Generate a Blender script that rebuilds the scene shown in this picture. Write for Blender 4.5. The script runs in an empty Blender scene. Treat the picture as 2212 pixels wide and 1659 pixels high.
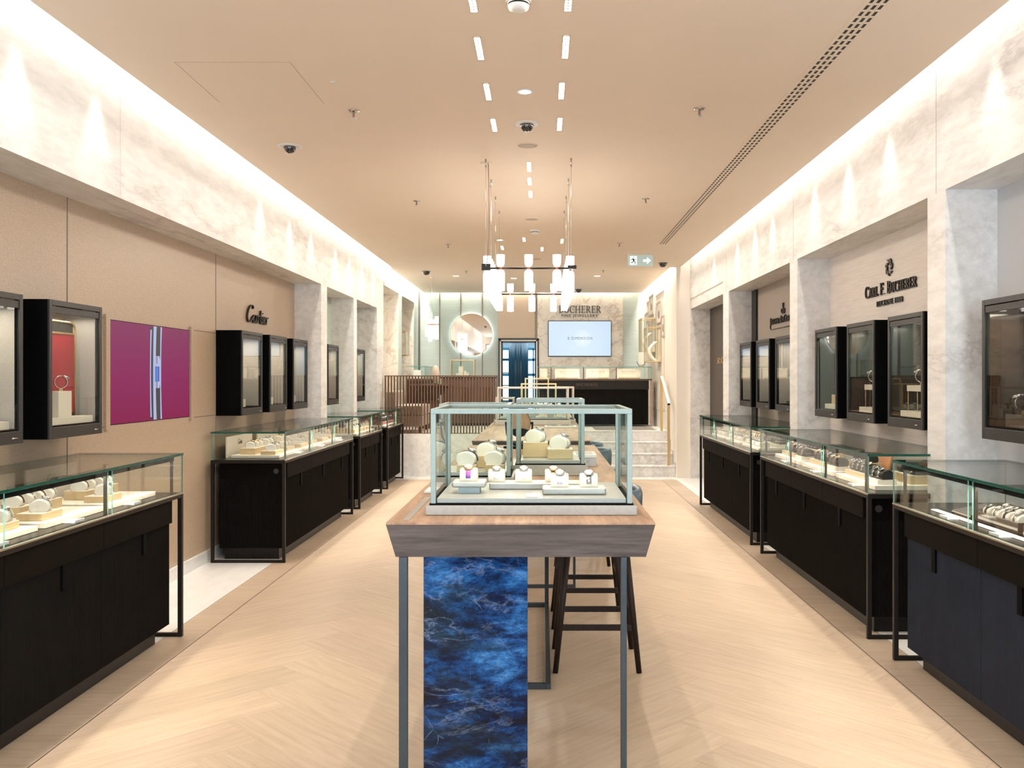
import bpy, bmesh, math, random
from mathutils import Vector, Matrix
S = bpy.context.scene
COL = S.collection
R = math.radians
PI = math.pi
rnd = random.Random(7)

# ------------------------------------------------------------------ camera, world, exposure
FPX, W_PX, CX, CY, H = 1950.0, 2212.0, 1172.0, 818.0, 1.56      # focal length in px, vanishing point, eye height
cam_d = bpy.data.cameras.new('camera'); cam = bpy.data.objects.new('camera', cam_d); COL.objects.link(cam)
cam.location = (0, 0, H); cam.rotation_euler = (R(90), 0, 0)
cam_d.sensor_width = 36; cam_d.lens = FPX / W_PX * 36
cam_d.shift_x = -(CX - 1106) / W_PX; cam_d.shift_y = -(829.5 - CY) / W_PX
cam_d.clip_start = 0.05
S.camera = cam
S.view_settings.view_transform = 'Standard'; S.view_settings.look = 'None'
S.view_settings.gamma = 1; S.view_settings.use_curve_mapping = False
S.view_settings.exposure = 0.0
S.cycles.use_denoising = True
S.cycles.max_bounces = 8; S.cycles.diffuse_bounces = 4; S.cycles.glossy_bounces = 4
S.cycles.transparent_max_bounces = 32; S.cycles.sample_clamp_indirect = 6
S.cycles.caustics_reflective = False; S.cycles.caustics_refractive = False
wd = bpy.data.worlds.new('world'); S.world = wd; wd.use_nodes = True
wd.node_tree.nodes['Background'].inputs[0].default_value = (0.62, 0.80, 1.0, 1)   # daylight outside the open shopfront
wd.node_tree.nodes['Background'].inputs[1].default_value = 0.35

HC = 3.32                   # ceiling height
XCL, XCR = -2.385, 2.173    # ceiling edges beside the light coves
XBL, XBR = -2.55, 2.32      # marble faces
XWL, XWR = -2.86, 2.64      # niche back walls
HB = 2.65                   # underside of marble beams
YB = 18.6                   # back wall
ZP = 0.68                   # raised platform at the back
WARM = (1.0, 0.92, 0.83)

def area(name, loc, sx, sy, power, color=WARM, rot=(0, 0, 0), spread=180):
    d = bpy.data.lights.new(name, 'AREA'); d.shape = 'RECTANGLE'; d.size = sx; d.size_y = sy
    d.energy = power; d.color = color; d.spread = R(spread)
    o = bpy.data.objects.new(name, d); COL.objects.link(o); o.location = loc; o.rotation_euler = rot
    return o
def spot(name, loc, aim, power, deg, blend=0.6, color=WARM, size=0.03):
    d = bpy.data.lights.new(name, 'SPOT'); d.energy = power; d.color = color; d.spot_size = R(deg); d.spot_blend = blend
    d.shadow_soft_size = size
    o = bpy.data.objects.new(name, d); COL.objects.link(o); o.location = loc
    o.rotation_euler = (Vector(aim) - Vector(loc)).to_track_quat('-Z', 'Y').to_euler()
    return o
# daylight from the two shop windows behind the photographer
area('shop_window_light_left', (-1.66, -1.16, 1.7), 1.38, 2.54, 105, (0.72, 0.86, 1.0), (R(90), 0, 0))
area('shop_window_light_right', (1.51, -1.16, 1.7), 1.24, 2.54, 105, (0.72, 0.86, 1.0), (R(90), 0, 0))
# the two rows of ceiling slot lights go on overhead, behind the photographer (the slots in view carry their own lamps)
for y in (3.49, 2.755, 2.02, 1.285, 0.55):
    for x in (-0.343, 0.125): area('slot_lamp_overhead', (x, y, 3.31), 0.031, 0.33, 4.3, (1.0, 0.90, 0.76))
# long LED strips hidden above the ceiling edges, washing the marble and the floor in front of the counters
area('cove_strip_left', (-2.405, 6.7, 3.385), 0.02, 15.4, 50, spread=50)
area('cove_strip_left_upper', (-2.40, 6.7, 3.57), 0.04, 15.4, 66, rot=(0, R(45), 0))
area('cove_strip_right', (2.192, 6.5, 3.385), 0.02, 15.2, 50, spread=50)
area('cove_strip_right_upper', (2.19, 6.5, 3.57), 0.04, 15.2, 62, rot=(0, R(-45), 0))
area('cove_strip_back', (-0.2, 18.52, 3.5), 4.0, 0.05, 32)
area('cove_strip_platform_left', (-2.47, 16.5, 3.5), 0.05, 4.0, 80)
area('cove_strip_platform_right', (2.06, 16.4, 3.5), 0.05, 4.0, 80)
for y in (3.5, 4.37, 5.15, 8.14, 9.1, 9.93, 11.1, 11.9, 12.75, 13.6):
    spot('cove_spot_left', (-2.42, y, 3.42), (-2.52, y, 2.5), 20, 40)
for y in (3.8, 4.63, 6.04, 6.85, 7.7, 9.1, 9.86, 10.75, 12.2):
    spot('cove_spot_right', (2.205, y, 3.42), (2.295, y, 2.5), 20, 40)

# ------------------------------------------------------------------ mesh helpers
def ceil_pt(px, py):            # a point on the ceiling seen at this pixel
    d = FPX * (HC - H) / (CY - py); return ((px - CX) / FPX * d, d)
def at(px, py, d):              # a point at depth d seen at this pixel
    return ((px - CX) / FPX * d, d, H + (CY - py) / FPX * d)

class MB:
    def __init__(s): s.v = []; s.f = []; s.m = []; s.sm = []
    def add(s, vs, fs, m=0, smooth=False, M=None):
        b = len(s.v)
        for p in vs:
            p = Vector(p)
            s.v.append(M @ p if M else p)
        for f in fs:
            s.f.append([b + i for i in f]); s.m.append(m); s.sm.append(smooth)
        return s
    def box(s, x0, x1, y0, y1, z0, z1, m=0, M=None, mt=None):
        vs = [(x0,y0,z0),(x1,y0,z0),(x1,y1,z0),(x0,y1,z0),(x0,y0,z1),(x1,y0,z1),(x1,y1,z1),(x0,y1,z1)]
        s.add(vs, [(3,2,1,0),(0,1,5,4),(1,2,6,5),(2,3,7,6),(3,0,4,7)], m, M=M)
        b = len(s.v) - 8
        s.f.append([b+4,b+5,b+6,b+7]); s.m.append(m if mt is None else mt); s.sm.append(False)
        return s
    def pane(s, x0, x1, y0, y1, z0, z1, M=None):     # glass sheet: material 0 on the two big faces, 1 on the edges
        dims = (x1-x0, y1-y0, z1-z0); ax = dims.index(min(dims))
        big = {0: (2, 4), 1: (1, 3), 2: (0, 5)}[ax]
        vs = [(x0,y0,z0),(x1,y0,z0),(x1,y1,z0),(x0,y1,z0),(x0,y0,z1),(x1,y0,z1),(x1,y1,z1),(x0,y1,z1)]
        fs = [(3,2,1,0),(0,1,5,4),(1,2,6,5),(2,3,7,6),(3,0,4,7),(4,5,6,7)]
        b = len(s.v)
        for p in vs: s.v.append(M @ Vector(p) if M else Vector(p))
        for i, f in enumerate(fs):
            s.f.append([b+k for k in f]); s.m.append(0 if i in big else 1); s.sm.append(False)
        return s
    def lathe(s, prof, n=20, m=0, M=None, smooth=True, cap=True):
        b = len(s.v); k = len(prof)
        for i in range(n):
            a = 2*PI*i/n
            for r, z in prof:
                p = Vector((r*math.cos(a), r*math.sin(a), z)); s.v.append(M @ p if M else p)
        for i in range(n):
            j = (i+1) % n
            for q in range(k-1):
                s.f.append([b+i*k+q, b+j*k+q, b+j*k+q+1, b+i*k+q+1]); s.m.append(m); s.sm.append(smooth)
        if cap:
            if prof[0][0] > 1e-6: s.f.append([b+i*k for i in range(n)][::-1]); s.m.append(m); s.sm.append(False)
            if prof[-1][0] > 1e-6: s.f.append([b+i*k+k-1 for i in range(n)]); s.m.append(m); s.sm.append(False)
        return s
    def cyl(s, p, q, r, r2=None, n=12, m=0):
        p, q = Vector(p), Vector(q); d = q - p
        M = Matrix.Translation(p) @ d.to_track_quat('Z', 'Y').to_matrix().to_4x4()
        return s.lathe([(r, 0), (r if r2 is None else r2, d.length)], n, m, M)
    def tube(s, pts, r, n=8, m=0):
        pts = [Vector(p) for p in pts]; b = len(s.v); k = len(pts)
        up = Vector((0.13, 0.21, 0.97)); prev = None
        for i, p in enumerate(pts):
            t = (pts[min(i+1, k-1)] - pts[max(i-1, 0)]).normalized()
            a = t.cross(up) if prev is None else prev - t * prev.dot(t)
            if a.length < 1e-5: a = t.cross(Vector((1, 0, 0)))
            a.normalize(); prev = a; c = t.cross(a)
            rr = r[i] if isinstance(r, (list, tuple)) else r
            for j in range(n):
                w = 2*PI*j/n; s.v.append(p + (a*math.cos(w) + c*math.sin(w))*rr)
        for i in range(k-1):
            for j in range(n):
                j2 = (j+1) % n
                s.f.append([b+i*n+j, b+i*n+j2, b+(i+1)*n+j2, b+(i+1)*n+j]); s.m.append(m); s.sm.append(True)
        s.f.append([b+j for j in range(n)][::-1]); s.m.append(m); s.sm.append(False)
        s.f.append([b+(k-1)*n+j for j in range(n)]); s.m.append(m); s.sm.append(False)
        return s
    def prism(s, poly, z0, z1, m=0, M=None, smooth=False, me=None):  # polygon in xy extruded along z
        n = len(poly); b = len(s.v)
        for z in (z0, z1):
            for x, y in poly:
                p = Vector((x, y, z)); s.v.append(M @ p if M else p)
        s.f.append([b+i for i in range(n)][::-1]); s.m.append(m); s.sm.append(False)
        s.f.append([b+n+i for i in range(n)]); s.m.append(m); s.sm.append(False)
        for i in range(n):
            j = (i+1) % n
            s.f.append([b+i, b+j, b+n+j, b+n+i]); s.m.append(m if me is None else me); s.sm.append(smooth)
        return s
    def mesh(s, name, mats):
        me = bpy.data.meshes.new(name)
        me.from_pydata([tuple(v) for v in s.v], [], s.f)
        for mt in (mats if isinstance(mats, (list, tuple)) else [mats]): me.materials.append(mt)
        me.polygons.foreach_set('material_index', s.m); me.polygons.foreach_set('use_smooth', s.sm)
        me.update()
        return me
    def build(s, name, mats, parent=None, bevel=0, loc=(0, 0, 0), rz=0):
        return obj(name, s.mesh(name, mats), parent, bevel, loc, rz)
def obj(name, me, parent=None, bevel=0, loc=(0, 0, 0), rz=0):
    o = bpy.data.objects.new(name, me); COL.objects.link(o); o.location = loc; o.rotation_euler = (0, 0, rz)
    if parent: o.parent = parent
    if bevel:
        b = o.modifiers.new('bevel', 'BEVEL'); b.width = bevel; b.segments = 2; b.limit_method = 'ANGLE'; b.angle_limit = R(50)
    return o
def tag(o, label, cat, group=None, kind=None):
    o['label'] = label; o['category'] = cat
    if group: o['group'] = group
    if kind: o['kind'] = kind
    return o
def thing(name, label, cat, loc=(0, 0, 0), rz=0, group=None):
    o = bpy.data.objects.new(name, None); COL.objects.link(o); o.location = loc; o.rotation_euler = (0, 0, rz)
    o.empty_display_size = 0.05
    return tag(o, label, cat, group)
def struct(o): o['kind'] = 'structure'; return o
def copy_tree(o, parent=None):
    c = o.copy(); COL.objects.link(c)
    if parent: c.parent = parent
    for ch in list(o.children): copy_tree(ch, c)
    return c

# ------------------------------------------------------------------ materials
def nt(name):
    m = bpy.data.materials.new(name); m.use_nodes = True
    t = m.node_tree; return m, t, t.nodes['Principled BSDF']
def N(t, typ, **kw):
    n = t.nodes.new(typ)
    for k, v in kw.items():
        if k in n.inputs: n.inputs[k].default_value = v
        else: setattr(n, k, v)
    return n
def L(t, a, b): t.links.new(a, b)
def ramp(t, stops):
    n = t.nodes.new('ShaderNodeValToRGB'); e = n.color_ramp.elements
    while len(e) < len(stops): e.new(0.5)
    for i, (p, c) in enumerate(stops): e[i].position = p; e[i].color = (*c, 1)
    return n
def plain(name, c, rough=0.5, metal=0.0, noise=0.06, scale=30.0, coat=0.0, emit=None, es=0.0, bump=0.0, spec=0.5):
    m, t, b = nt(name); b.inputs['Specular IOR Level'].default_value = spec
    b.inputs['Roughness'].default_value = rough; b.inputs['Metallic'].default_value = metal
    b.inputs['Coat Weight'].default_value = coat
    tc = N(t, 'ShaderNodeTexCoord'); nz = N(t, 'ShaderNodeTexNoise', Scale=scale, Detail=3.0)
    L(t, tc.outputs['Object'], nz.inputs['Vector'])
    r = ramp(t, [(0.3, [max(0, x*(1-noise)) for x in c]), (0.7, [min(1, x*(1+noise)) for x in c])])
    L(t, nz.outputs['Fac'], r.inputs[0]); L(t, r.outputs[0], b.inputs['Base Color'])
    if bump:
        bp = N(t, 'ShaderNodeBump', Strength=bump, Distance=0.002); L(t, nz.outputs['Fac'], bp.inputs['Height']); L(t, bp.outputs[0], b.inputs['Normal'])
    if emit: b.inputs['Emission Color'].default_value = (*emit, 1); b.inputs['Emission Strength'].default_value = es
    return m
def emis(name, c, s):
    m, t, b = nt(name); b.inputs['Base Color'].default_value = (*[x*0.8 for x in c], 1)
    b.inputs['Emission Color'].default_value = (*c, 1); b.inputs['Emission Strength'].default_value = s
    return m
def marble(name, base, vein, scale=1.0, rot=(0.5, 0.6, 0.8), rough=0.35, sharp=0.06, second=None, fine=0.5, strength=1.0, dist=0.9):
    m, t, b = nt(name); b.inputs['Roughness'].default_value = rough
    tc = N(t, 'ShaderNodeTexCoord'); mp = N(t, 'ShaderNodeMapping'); mp.inputs['Rotation'].default_value = rot
    mp.inputs['Scale'].default_value = (scale, scale*0.28, scale*1.1)
    L(t, tc.outputs['Object'], mp.inputs['Vector'])
    n1 = N(t, 'ShaderNodeTexNoise', Scale=1.6, Detail=9.0, Roughness=0.62, Distortion=dist); L(t, mp.outputs[0], n1.inputs['Vector'])
    sub = N(t, 'ShaderNodeMath', operation='SUBTRACT'); sub.inputs[1].default_value = 0.5; L(t, n1.outputs['Fac'], sub.inputs[0])
    ab = N(t, 'ShaderNodeMath', operation='ABSOLUTE'); L(t, sub.outputs[0], ab.inputs[0])
    r = ramp(t, [(0.0, [1]*3), (sharp, [0.35]*3), (sharp*4, [0]*3)]); L(t, ab.outputs[0], r.inputs[0])
    n2 = N(t, 'ShaderNodeTexNoise', Scale=0.9, Detail=4.0); L(t, mp.outputs[0], n2.inputs['Vector'])
    r2 = ramp(t, [(0.42, [0]*3), (0.68, [1]*3)]); L(t, n2.outputs['Fac'], r2.inputs[0])
    mu = N(t, 'ShaderNodeMath', operation='MULTIPLY'); L(t, r.outputs[0], mu.inputs[0]); L(t, r2.outputs[0], mu.inputs[1])
    mu2 = N(t, 'ShaderNodeMath', operation='MULTIPLY'); mu2.inputs[1].default_value = strength; L(t, mu.outputs[0], mu2.inputs[0])
    n3 = N(t, 'ShaderNodeTexNoise', Scale=7.0, Detail=6.0, Roughness=0.65); L(t, mp.outputs[0], n3.inputs['Vector'])
    r3 = ramp(t, [(0.35, [x*(1-0.16*fine) for x in base]), (0.65, base)]); L(t, n3.outputs['Fac'], r3.inputs[0])
    mx = N(t, 'ShaderNodeMix', data_type='RGBA'); L(t, mu2.outputs[0], mx.inputs['Factor']); L(t, r3.outputs[0], mx.inputs['A']); mx.inputs['B'].default_value = (*vein, 1)
    out = mx.outputs['Result']
    if second:
        n4 = N(t, 'ShaderNodeTexNoise', Scale=2.3, Detail=7.0, Distortion=0.6); L(t, mp.outputs[0], n4.inputs['Vector'])
        s4 = N(t, 'ShaderNodeMath', operation='SUBTRACT'); s4.inputs[1].default_value = 0.52; L(t, n4.outputs['Fac'], s4.inputs[0])
        a4 = N(t, 'ShaderNodeMath', operation='ABSOLUTE'); L(t, s4.outputs[0], a4.inputs[0])
        r4 = ramp(t, [(0.0, [0.7]*3), (0.02, [0]*3)]); L(t, a4.outputs[0], r4.inputs[0])
        m4 = N(t, 'ShaderNodeMix', data_type='RGBA'); L(t, r4.outputs[0], m4.inputs['Factor']); L(t, out, m4.inputs['A']); m4.inputs['B'].default_value = (*second, 1)
        out = m4.outputs['Result']
    L(t, out, b.inputs['Base Color'])
    return m
def wood(name, c1, c2, scale=(1.2, 14, 14), rough=0.45, detail=5.0, bands=0.0, coat=0.0):
    m, t, b = nt(name); b.inputs['Roughness'].default_value = rough; b.inputs['Coat Weight'].default_value = coat
    tc = N(t, 'ShaderNodeTexCoord'); mp = N(t, 'ShaderNodeMapping'); mp.inputs['Scale'].default_value = scale
    L(t, tc.outputs['Object'], mp.inputs['Vector'])
    n1 = N(t, 'ShaderNodeTexNoise', Scale=2.0, Detail=detail, Roughness=0.6, Distortion=0.6); L(t, mp.outputs[0], n1.inputs['Vector'])
    n2 = N(t, 'ShaderNodeTexNoise', Scale=9.0, Detail=3.0, Roughness=0.7); L(t, mp.outputs[0], n2.inputs['Vector'])
    ad = N(t, 'ShaderNodeMix', data_type='FLOAT', Factor=0.35); L(t, n1.outputs['Fac'], ad.inputs['A']); L(t, n2.outputs['Fac'], ad.inputs['B'])
    r = ramp(t, [(0.33, c2), (0.5, [(a+b_)/2 for a, b_ in zip(c1, c2)]), (0.64, c1)]); L(t, ad.outputs['Result'], r.inputs[0])
    L(t, r.outputs[0], b.inputs['Base Color'])
    bp = N(t, 'ShaderNodeBump', Strength=0.08, Distance=0.002); L(t, ad.outputs['Result'], bp.inputs['Height']); L(t, bp.outputs[0], b.inputs['Normal'])
    return m
def fabric(name, c, scale=260.0, amt=0.10, bump=0.25):
    m, t, b = nt(name); b.inputs['Roughness'].default_value = 0.35
    tc = N(t, 'ShaderNodeTexCoord'); n1 = N(t, 'ShaderNodeTexNoise', Scale=scale, Detail=2.0); L(t, tc.outputs['Object'], n1.inputs['Vector'])
    r = ramp(t, [(0.35, [x*(1-amt) for x in c]), (0.65, [min(1, x*(1+amt)) for x in c])]); L(t, n1.outputs['Fac'], r.inputs[0]); L(t, r.outputs[0], b.inputs['Base Color'])
    bp = N(t, 'ShaderNodeBump', Strength=bump, Distance=0.002); L(t, n1.outputs['Fac'], bp.inputs['Height']); L(t, bp.outputs[0], b.inputs['Normal'])
    return m
def glass(name, tint=(0.97, 0.99, 0.98), refl=1.0):
    m = bpy.data.materials.new(name); m.use_nodes = True; t = m.node_tree; t.nodes.clear()
    o = N(t, 'ShaderNodeOutputMaterial'); mx = N(t, 'ShaderNodeMixShader'); tr = N(t, 'ShaderNodeBsdfTransparent'); gl = N(t, 'ShaderNodeBsdfGlossy', Roughness=0.0)
    tr.inputs[0].default_value = (*tint, 1)
    fr = N(t, 'ShaderNodeFresnel', IOR=1.45); mu = N(t, 'ShaderNodeMath', operation='MULTIPLY'); mu.inputs[1].default_value = refl
    # the sheet has two faces, both count once: same facing ratio from inside and outside
    geo = N(t, 'ShaderNodeNewGeometry'); lw = N(t, 'ShaderNodeLayerWeight', Blend=0.5)
    pw = N(t, 'ShaderNodeMath', operation='POWER'); pw.inputs[1].default_value = 5.0; L(t, lw.outputs['Facing'], pw.inputs[0])
    ma = N(t, 'ShaderNodeMath', operation='MULTIPLY_ADD'); ma.inputs[1].default_value = 0.88*refl; ma.inputs[2].default_value = 0.008*refl; L(t, pw.outputs[0], ma.inputs[0])
    L(t, ma.outputs[0], mx.inputs[0]); L(t, tr.outputs[0], mx.inputs[1]); L(t, gl.outputs[0], mx.inputs[2]); L(t, mx.outputs[0], o.inputs[0])
    return m

GLASS = glass('clear_glass'); 
EDGE = plain('green_glass_edge', (0.012, 0.085, 0.062), 0.15, noise=0.2, spec=0.3)
EDGE_P = plain('pale_glass_edge', (0.14, 0.33, 0.27), 0.15, noise=0.1, spec=0.3)
M_CEIL = plain('beige_ceiling_paint', (0.87, 0.75, 0.62), 0.7, noise=0.01, scale=2)
M_COVE = plain('white_cove_paint', (0.85, 0.82, 0.78), 0.8, noise=0.01)
M_MARB = marble('white_marble', (0.86, 0.85, 0.835), (0.42, 0.40, 0.385), 2.2, (0.6, 0.7, 0.9), sharp=0.025, fine=1.0, strength=0.7, rough=0.45, dist=0.2)
M_MARBF = marble('white_marble_floor', (0.84, 0.83, 0.80), (0.62, 0.61, 0.60), 1.6, (0.2, 0.3, 0.9), rough=0.25, strength=0.4)
M_GOLDM = marble('gold_veined_marble', (0.84, 0.79, 0.71), (0.30, 0.24, 0.19), 0.95, (0.4, 0.5, 0.55), rough=0.3, sharp=0.018, second=(0.56, 0.43, 0.29), fine=0.4, strength=0.8, dist=0.45)
M_BLUE = None
M_BEIGE = fabric('beige_wall_fabric', (0.49, 0.375, 0.27), 210, 0.16, 0.10)
M_CREAM = plain('cream_wall', (0.83, 0.77, 0.69), 0.6, noise=0.015, scale=3)
M_GREEN = None
M_BLACK = plain('black_lacquer', (0.0015, 0.0015, 0.0018), 0.65, noise=0.1, spec=0.06)
M_BRONZE = plain('dark_bronze_metal', (0.012, 0.009, 0.007), 0.45, 0.2, spec=0.3, noise=0.15, scale=20)
M_BRONZE2 = plain('dark_bronze_frame', (0.013, 0.010, 0.009), 0.38, 0.5, noise=0.15)
M_REED = plain('black_brown_reeded_veneer', (0.0048, 0.0036, 0.003), 0.6, noise=0.25, scale=8, spec=0.10)
M_FASC = plain('dark_brown_fascia', (0.0055, 0.0038, 0.0028), 0.7, 0.0, spec=0.06, noise=0.12, scale=6)
M_CHAR = plain('charcoal_case_metal', (0.026, 0.023, 0.021), 0.45, 0.2, noise=0.08)
M_CHAMP = plain('brushed_champagne_metal', (0.285, 0.345, 0.315), 0.45, 0.3, noise=0.06, scale=60)  # mint tint of the reflected daylight is put into the base colour
M_CHAMP2 = plain('rose_champagne_metal', (0.55, 0.43, 0.33), 0.4, 0.75, noise=0.06, scale=60)
M_BRASS = plain('brushed_brass', (0.66, 0.46, 0.22), 0.32, 0.9, noise=0.06)
M_STEEL = plain('polished_steel', (0.62, 0.60, 0.58), 0.2, 1.0, noise=0.05)
M_GOLD = plain('polished_gold', (0.80, 0.52, 0.25), 0.2, 1.0, noise=0.05)
M_MIRROR = plain('mirror_silver', (0.86, 0.82, 0.76), 0.02, 1.0, noise=0.0)
M_WHITE = plain('white_plastic', (0.80, 0.79, 0.76), 0.45, noise=0.02)
M_LEATH = fabric('cream_leatherette', (0.80, 0.73, 0.63), 90, 0.03, 0.05)
M_BOARD = fabric('cream_display_board', (0.78, 0.70, 0.59), 200, 0.05, 0.05)
M_TAN = wood('tan_block_side', (0.66, 0.49, 0.28), (0.56, 0.40, 0.22), (3, 3, 20), 0.35)
M_GREYB = fabric('grey_suede_board', (0.42, 0.40, 0.37), 200, 0.06, 0.05)
M_BLKP = plain('black_leather', (0.02, 0.018, 0.017), 0.4, noise=0.2)
M_DKTRAY = wood('dark_glossy_tray', (0.06, 0.035, 0.022), (0.03, 0.018, 0.012), (2, 14, 14), 0.12, coat=0.5)
M_DIALW = plain('pale_dial', (0.75, 0.74, 0.72), 0.25, noise=0.03)
M_DIALK = plain('black_dial', (0.02, 0.02, 0.025), 0.2, noise=0.05)
M_DIALB = plain('blue_dial', (0.05, 0.12, 0.35), 0.2, noise=0.05)
M_STRB = plain('brown_strap', (0.10, 0.05, 0.03), 0.5, noise=0.1)
M_STRP = plain('pale_pink_strap', (0.72, 0.60, 0.72), 0.5, noise=0.05)
M_DENIM = fabric('blue_grey_upholstery', (0.075, 0.125, 0.165), 240, 0.12, 0.2)
M_DKWOOD = wood('dark_wenge_wood', (0.024, 0.013, 0.009), (0.012, 0.007, 0.005), (10, 10, 1.2), 0.5)
M_DKWOOD.node_tree.nodes['Principled BSDF'].inputs['Specular IOR Level'].default_value = 0.25
M_RAIL = wood('walnut_slat', (0.20, 0.105, 0.048), (0.13, 0.066, 0.032), (12, 12, 1.2), 0.4)
M_DESK = wood('dark_walnut_veneer', (0.11, 0.058, 0.036), (0.06, 0.032, 0.021), (8, 8, 0.8), 0.45)
M_TOP = wood('walnut_table_top', (0.52, 0.325, 0.205), (0.25, 0.14, 0.09), (8.0, 1.0, 6.0), 0.45)
M_TOP.node_tree.nodes['Principled BSDF'].inputs['Specular IOR Level'].default_value = 0.2
M_APRON = wood('grey_brown_table_edge', (0.135, 0.107, 0.098), (0.040, 0.031, 0.029), (0.9, 5, 12), 0.5)
M_LETTER = plain('dark_bronze_letters', (0.05, 0.042, 0.036), 0.4, 0.5, noise=0.05)
M_TUBE = emis('opal_glass_lit', (1.0, 0.95, 0.88), 6.0)
M_LED = emis('led_cells_lit', (1.0, 0.91, 0.78), 18.0)
M_COPPER = plain('red_copper_collar', (0.30, 0.12, 0.09), 0.4, 0.6, noise=0.05)
M_RUBBER = plain('dark_rubber', (0.03, 0.03, 0.03), 0.6, noise=0.1)
M_DOME = plain('smoked_dome', (0.012, 0.012, 0.014), 0.06, noise=0.0, coat=1.0)
M_SLOT = plain('dark_slot', (0.03, 0.028, 0.025), 0.7, noise=0.1)
M_CARD = plain('white_card', (0.86, 0.84, 0.80), 0.6, noise=0.02)
M_ORANGE = plain('orange_display_card', (0.78, 0.36, 0.16), 0.5, noise=0.05)

def make_blue():
    m, t, b = nt('blue_sodalite'); b.inputs['Roughness'].default_value = 0.15; b.inputs['Specular IOR Level'].default_value = 0.3
    tc = N(t, 'ShaderNodeTexCoord'); mp = N(t, 'ShaderNodeMapping'); mp.inputs['Scale'].default_value = (1.7, 1.7, 4.0); mp.inputs['Rotation'].default_value = (0, R(-7), 0)
    L(t, tc.outputs['Object'], mp.inputs['Vector'])
    def noise(sc, det, rgh, dist, off):
        n = N(t, 'ShaderNodeTexNoise', Scale=sc, Detail=det, Roughness=rgh, Distortion=dist); q = N(t, 'ShaderNodeMapping'); q.inputs['Location'].default_value = off
        L(t, mp.outputs[0], q.inputs['Vector']); L(t, q.outputs[0], n.inputs['Vector']); return n
    def mixc(fac, a, bcol, blend='MIX'):
        q = N(t, 'ShaderNodeMix', data_type='RGBA', blend_type=blend)
        if isinstance(fac, float): q.inputs['Factor'].default_value = fac
        else: L(t, fac, q.inputs['Factor'])
        L(t, a, q.inputs['A'])
        if isinstance(bcol, tuple): q.inputs['B'].default_value = (*bcol, 1)
        else: L(t, bcol, q.inputs['B'])
        return q.outputs['Result']
    def mulv(a, c):
        q = N(t, 'ShaderNodeMath', operation='MULTIPLY'); L(t, a, q.inputs[0]); L(t, c, q.inputs[1]); return q.outputs[0]
    n1 = noise(2.6, 12.0, 0.68, 0.3, (0.3, 0, 0.9))
    r1 = ramp(t, [(0.37, (0.0005, 0.002, 0.009)), (0.45, (0.001, 0.011, 0.050)), (0.52, (0.005, 0.050, 0.17)), (0.60, (0.028, 0.135, 0.34)), (0.73, (0.11, 0.26, 0.48))]); L(t, n1.outputs['Fac'], r1.inputs[0])
    n0 = noise(26.0, 8.0, 0.75, 0.0, (0, 0, 0)); r0 = ramp(t, [(0.36, (0.30, 0.34, 0.40)), (0.63, (1.5, 1.45, 1.4))]); L(t, n0.outputs['Fac'], r0.inputs[0])
    col = mixc(0.9, r1.outputs[0], r0.outputs[0], 'MULTIPLY')
    n2 = noise(1.3, 8.0, 0.65, 0.4, (4.1, 2.7, 1.4)); r2 = ramp(t, [(0.50, [0]*3), (0.62, [0.85]*3)]); L(t, n2.outputs['Fac'], r2.inputs[0])
    col = mixc(r2.outputs[0], col, (0.005, 0.010, 0.013))
    # horizontal pale wisps, only here and there
    n3 = noise(1.7, 10.0, 0.66, 0.35, (1.2, 5.0, 2.0)); s3 = N(t, 'ShaderNodeMath', operation='SUBTRACT'); s3.inputs[1].default_value = 0.5; L(t, n3.outputs['Fac'], s3.inputs[0])
    a3 = N(t, 'ShaderNodeMath', operation='ABSOLUTE'); L(t, s3.outputs[0], a3.inputs[0]); r3 = ramp(t, [(0.0, [0.7]*3), (0.006, [0.22]*3), (0.026, [0]*3)]); L(t, a3.outputs[0], r3.inputs[0])
    n4 = noise(1.9, 4.0, 0.5, 0.0, (7, 1, 3)); r4 = ramp(t, [(0.48, [0]*3), (0.64, [0.9]*3)]); L(t, n4.outputs['Fac'], r4.inputs[0])
    col = mixc(mulv(r3.outputs[0], r4.outputs[0]), col, (0.22, 0.29, 0.46))
    # fine straight cracks
    wn = N(t, 'ShaderNodeTexNoise', Scale=7.0, Detail=5.0); L(t, tc.outputs['Object'], wn.inputs['Vector'])
    mv = N(t, 'ShaderNodeMix', data_type='VECTOR', Factor=0.06); L(t, tc.outputs['Object'], mv.inputs['A']); L(t, wn.outputs['Color'], mv.inputs['B'])
    mp3 = N(t, 'ShaderNodeMapping'); mp3.inputs['Scale'].default_value = (3.2, 3.2, 1.5); mp3.inputs['Rotation'].default_value = (0, R(20), 0); L(t, mv.outputs['Result'], mp3.inputs['Vector'])
    vo = N(t, 'ShaderNodeTexVoronoi', feature='DISTANCE_TO_EDGE', Scale=2.6); L(t, mp3.outputs[0], vo.inputs['Vector'])
    r5 = ramp(t, [(0.0, [0.7]*3), (0.007, [0]*3)]); L(t, vo.outputs['Distance'], r5.inputs[0])
    n6 = N(t, 'ShaderNodeTexNoise', Scale=5.5, Detail=5.0, Roughness=0.7); L(t, tc.outputs['Object'], n6.inputs['Vector']); r6 = ramp(t, [(0.54, [0]*3), (0.66, [0.85]*3)]); L(t, n6.outputs['Fac'], r6.inputs[0])
    col = mixc(mulv(r5.outputs[0], r6.outputs[0]), col, (0.25, 0.37, 0.55))
    L(t, col, b.inputs['Base Color'])
    return m
M_BLUE = make_blue()
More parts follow.
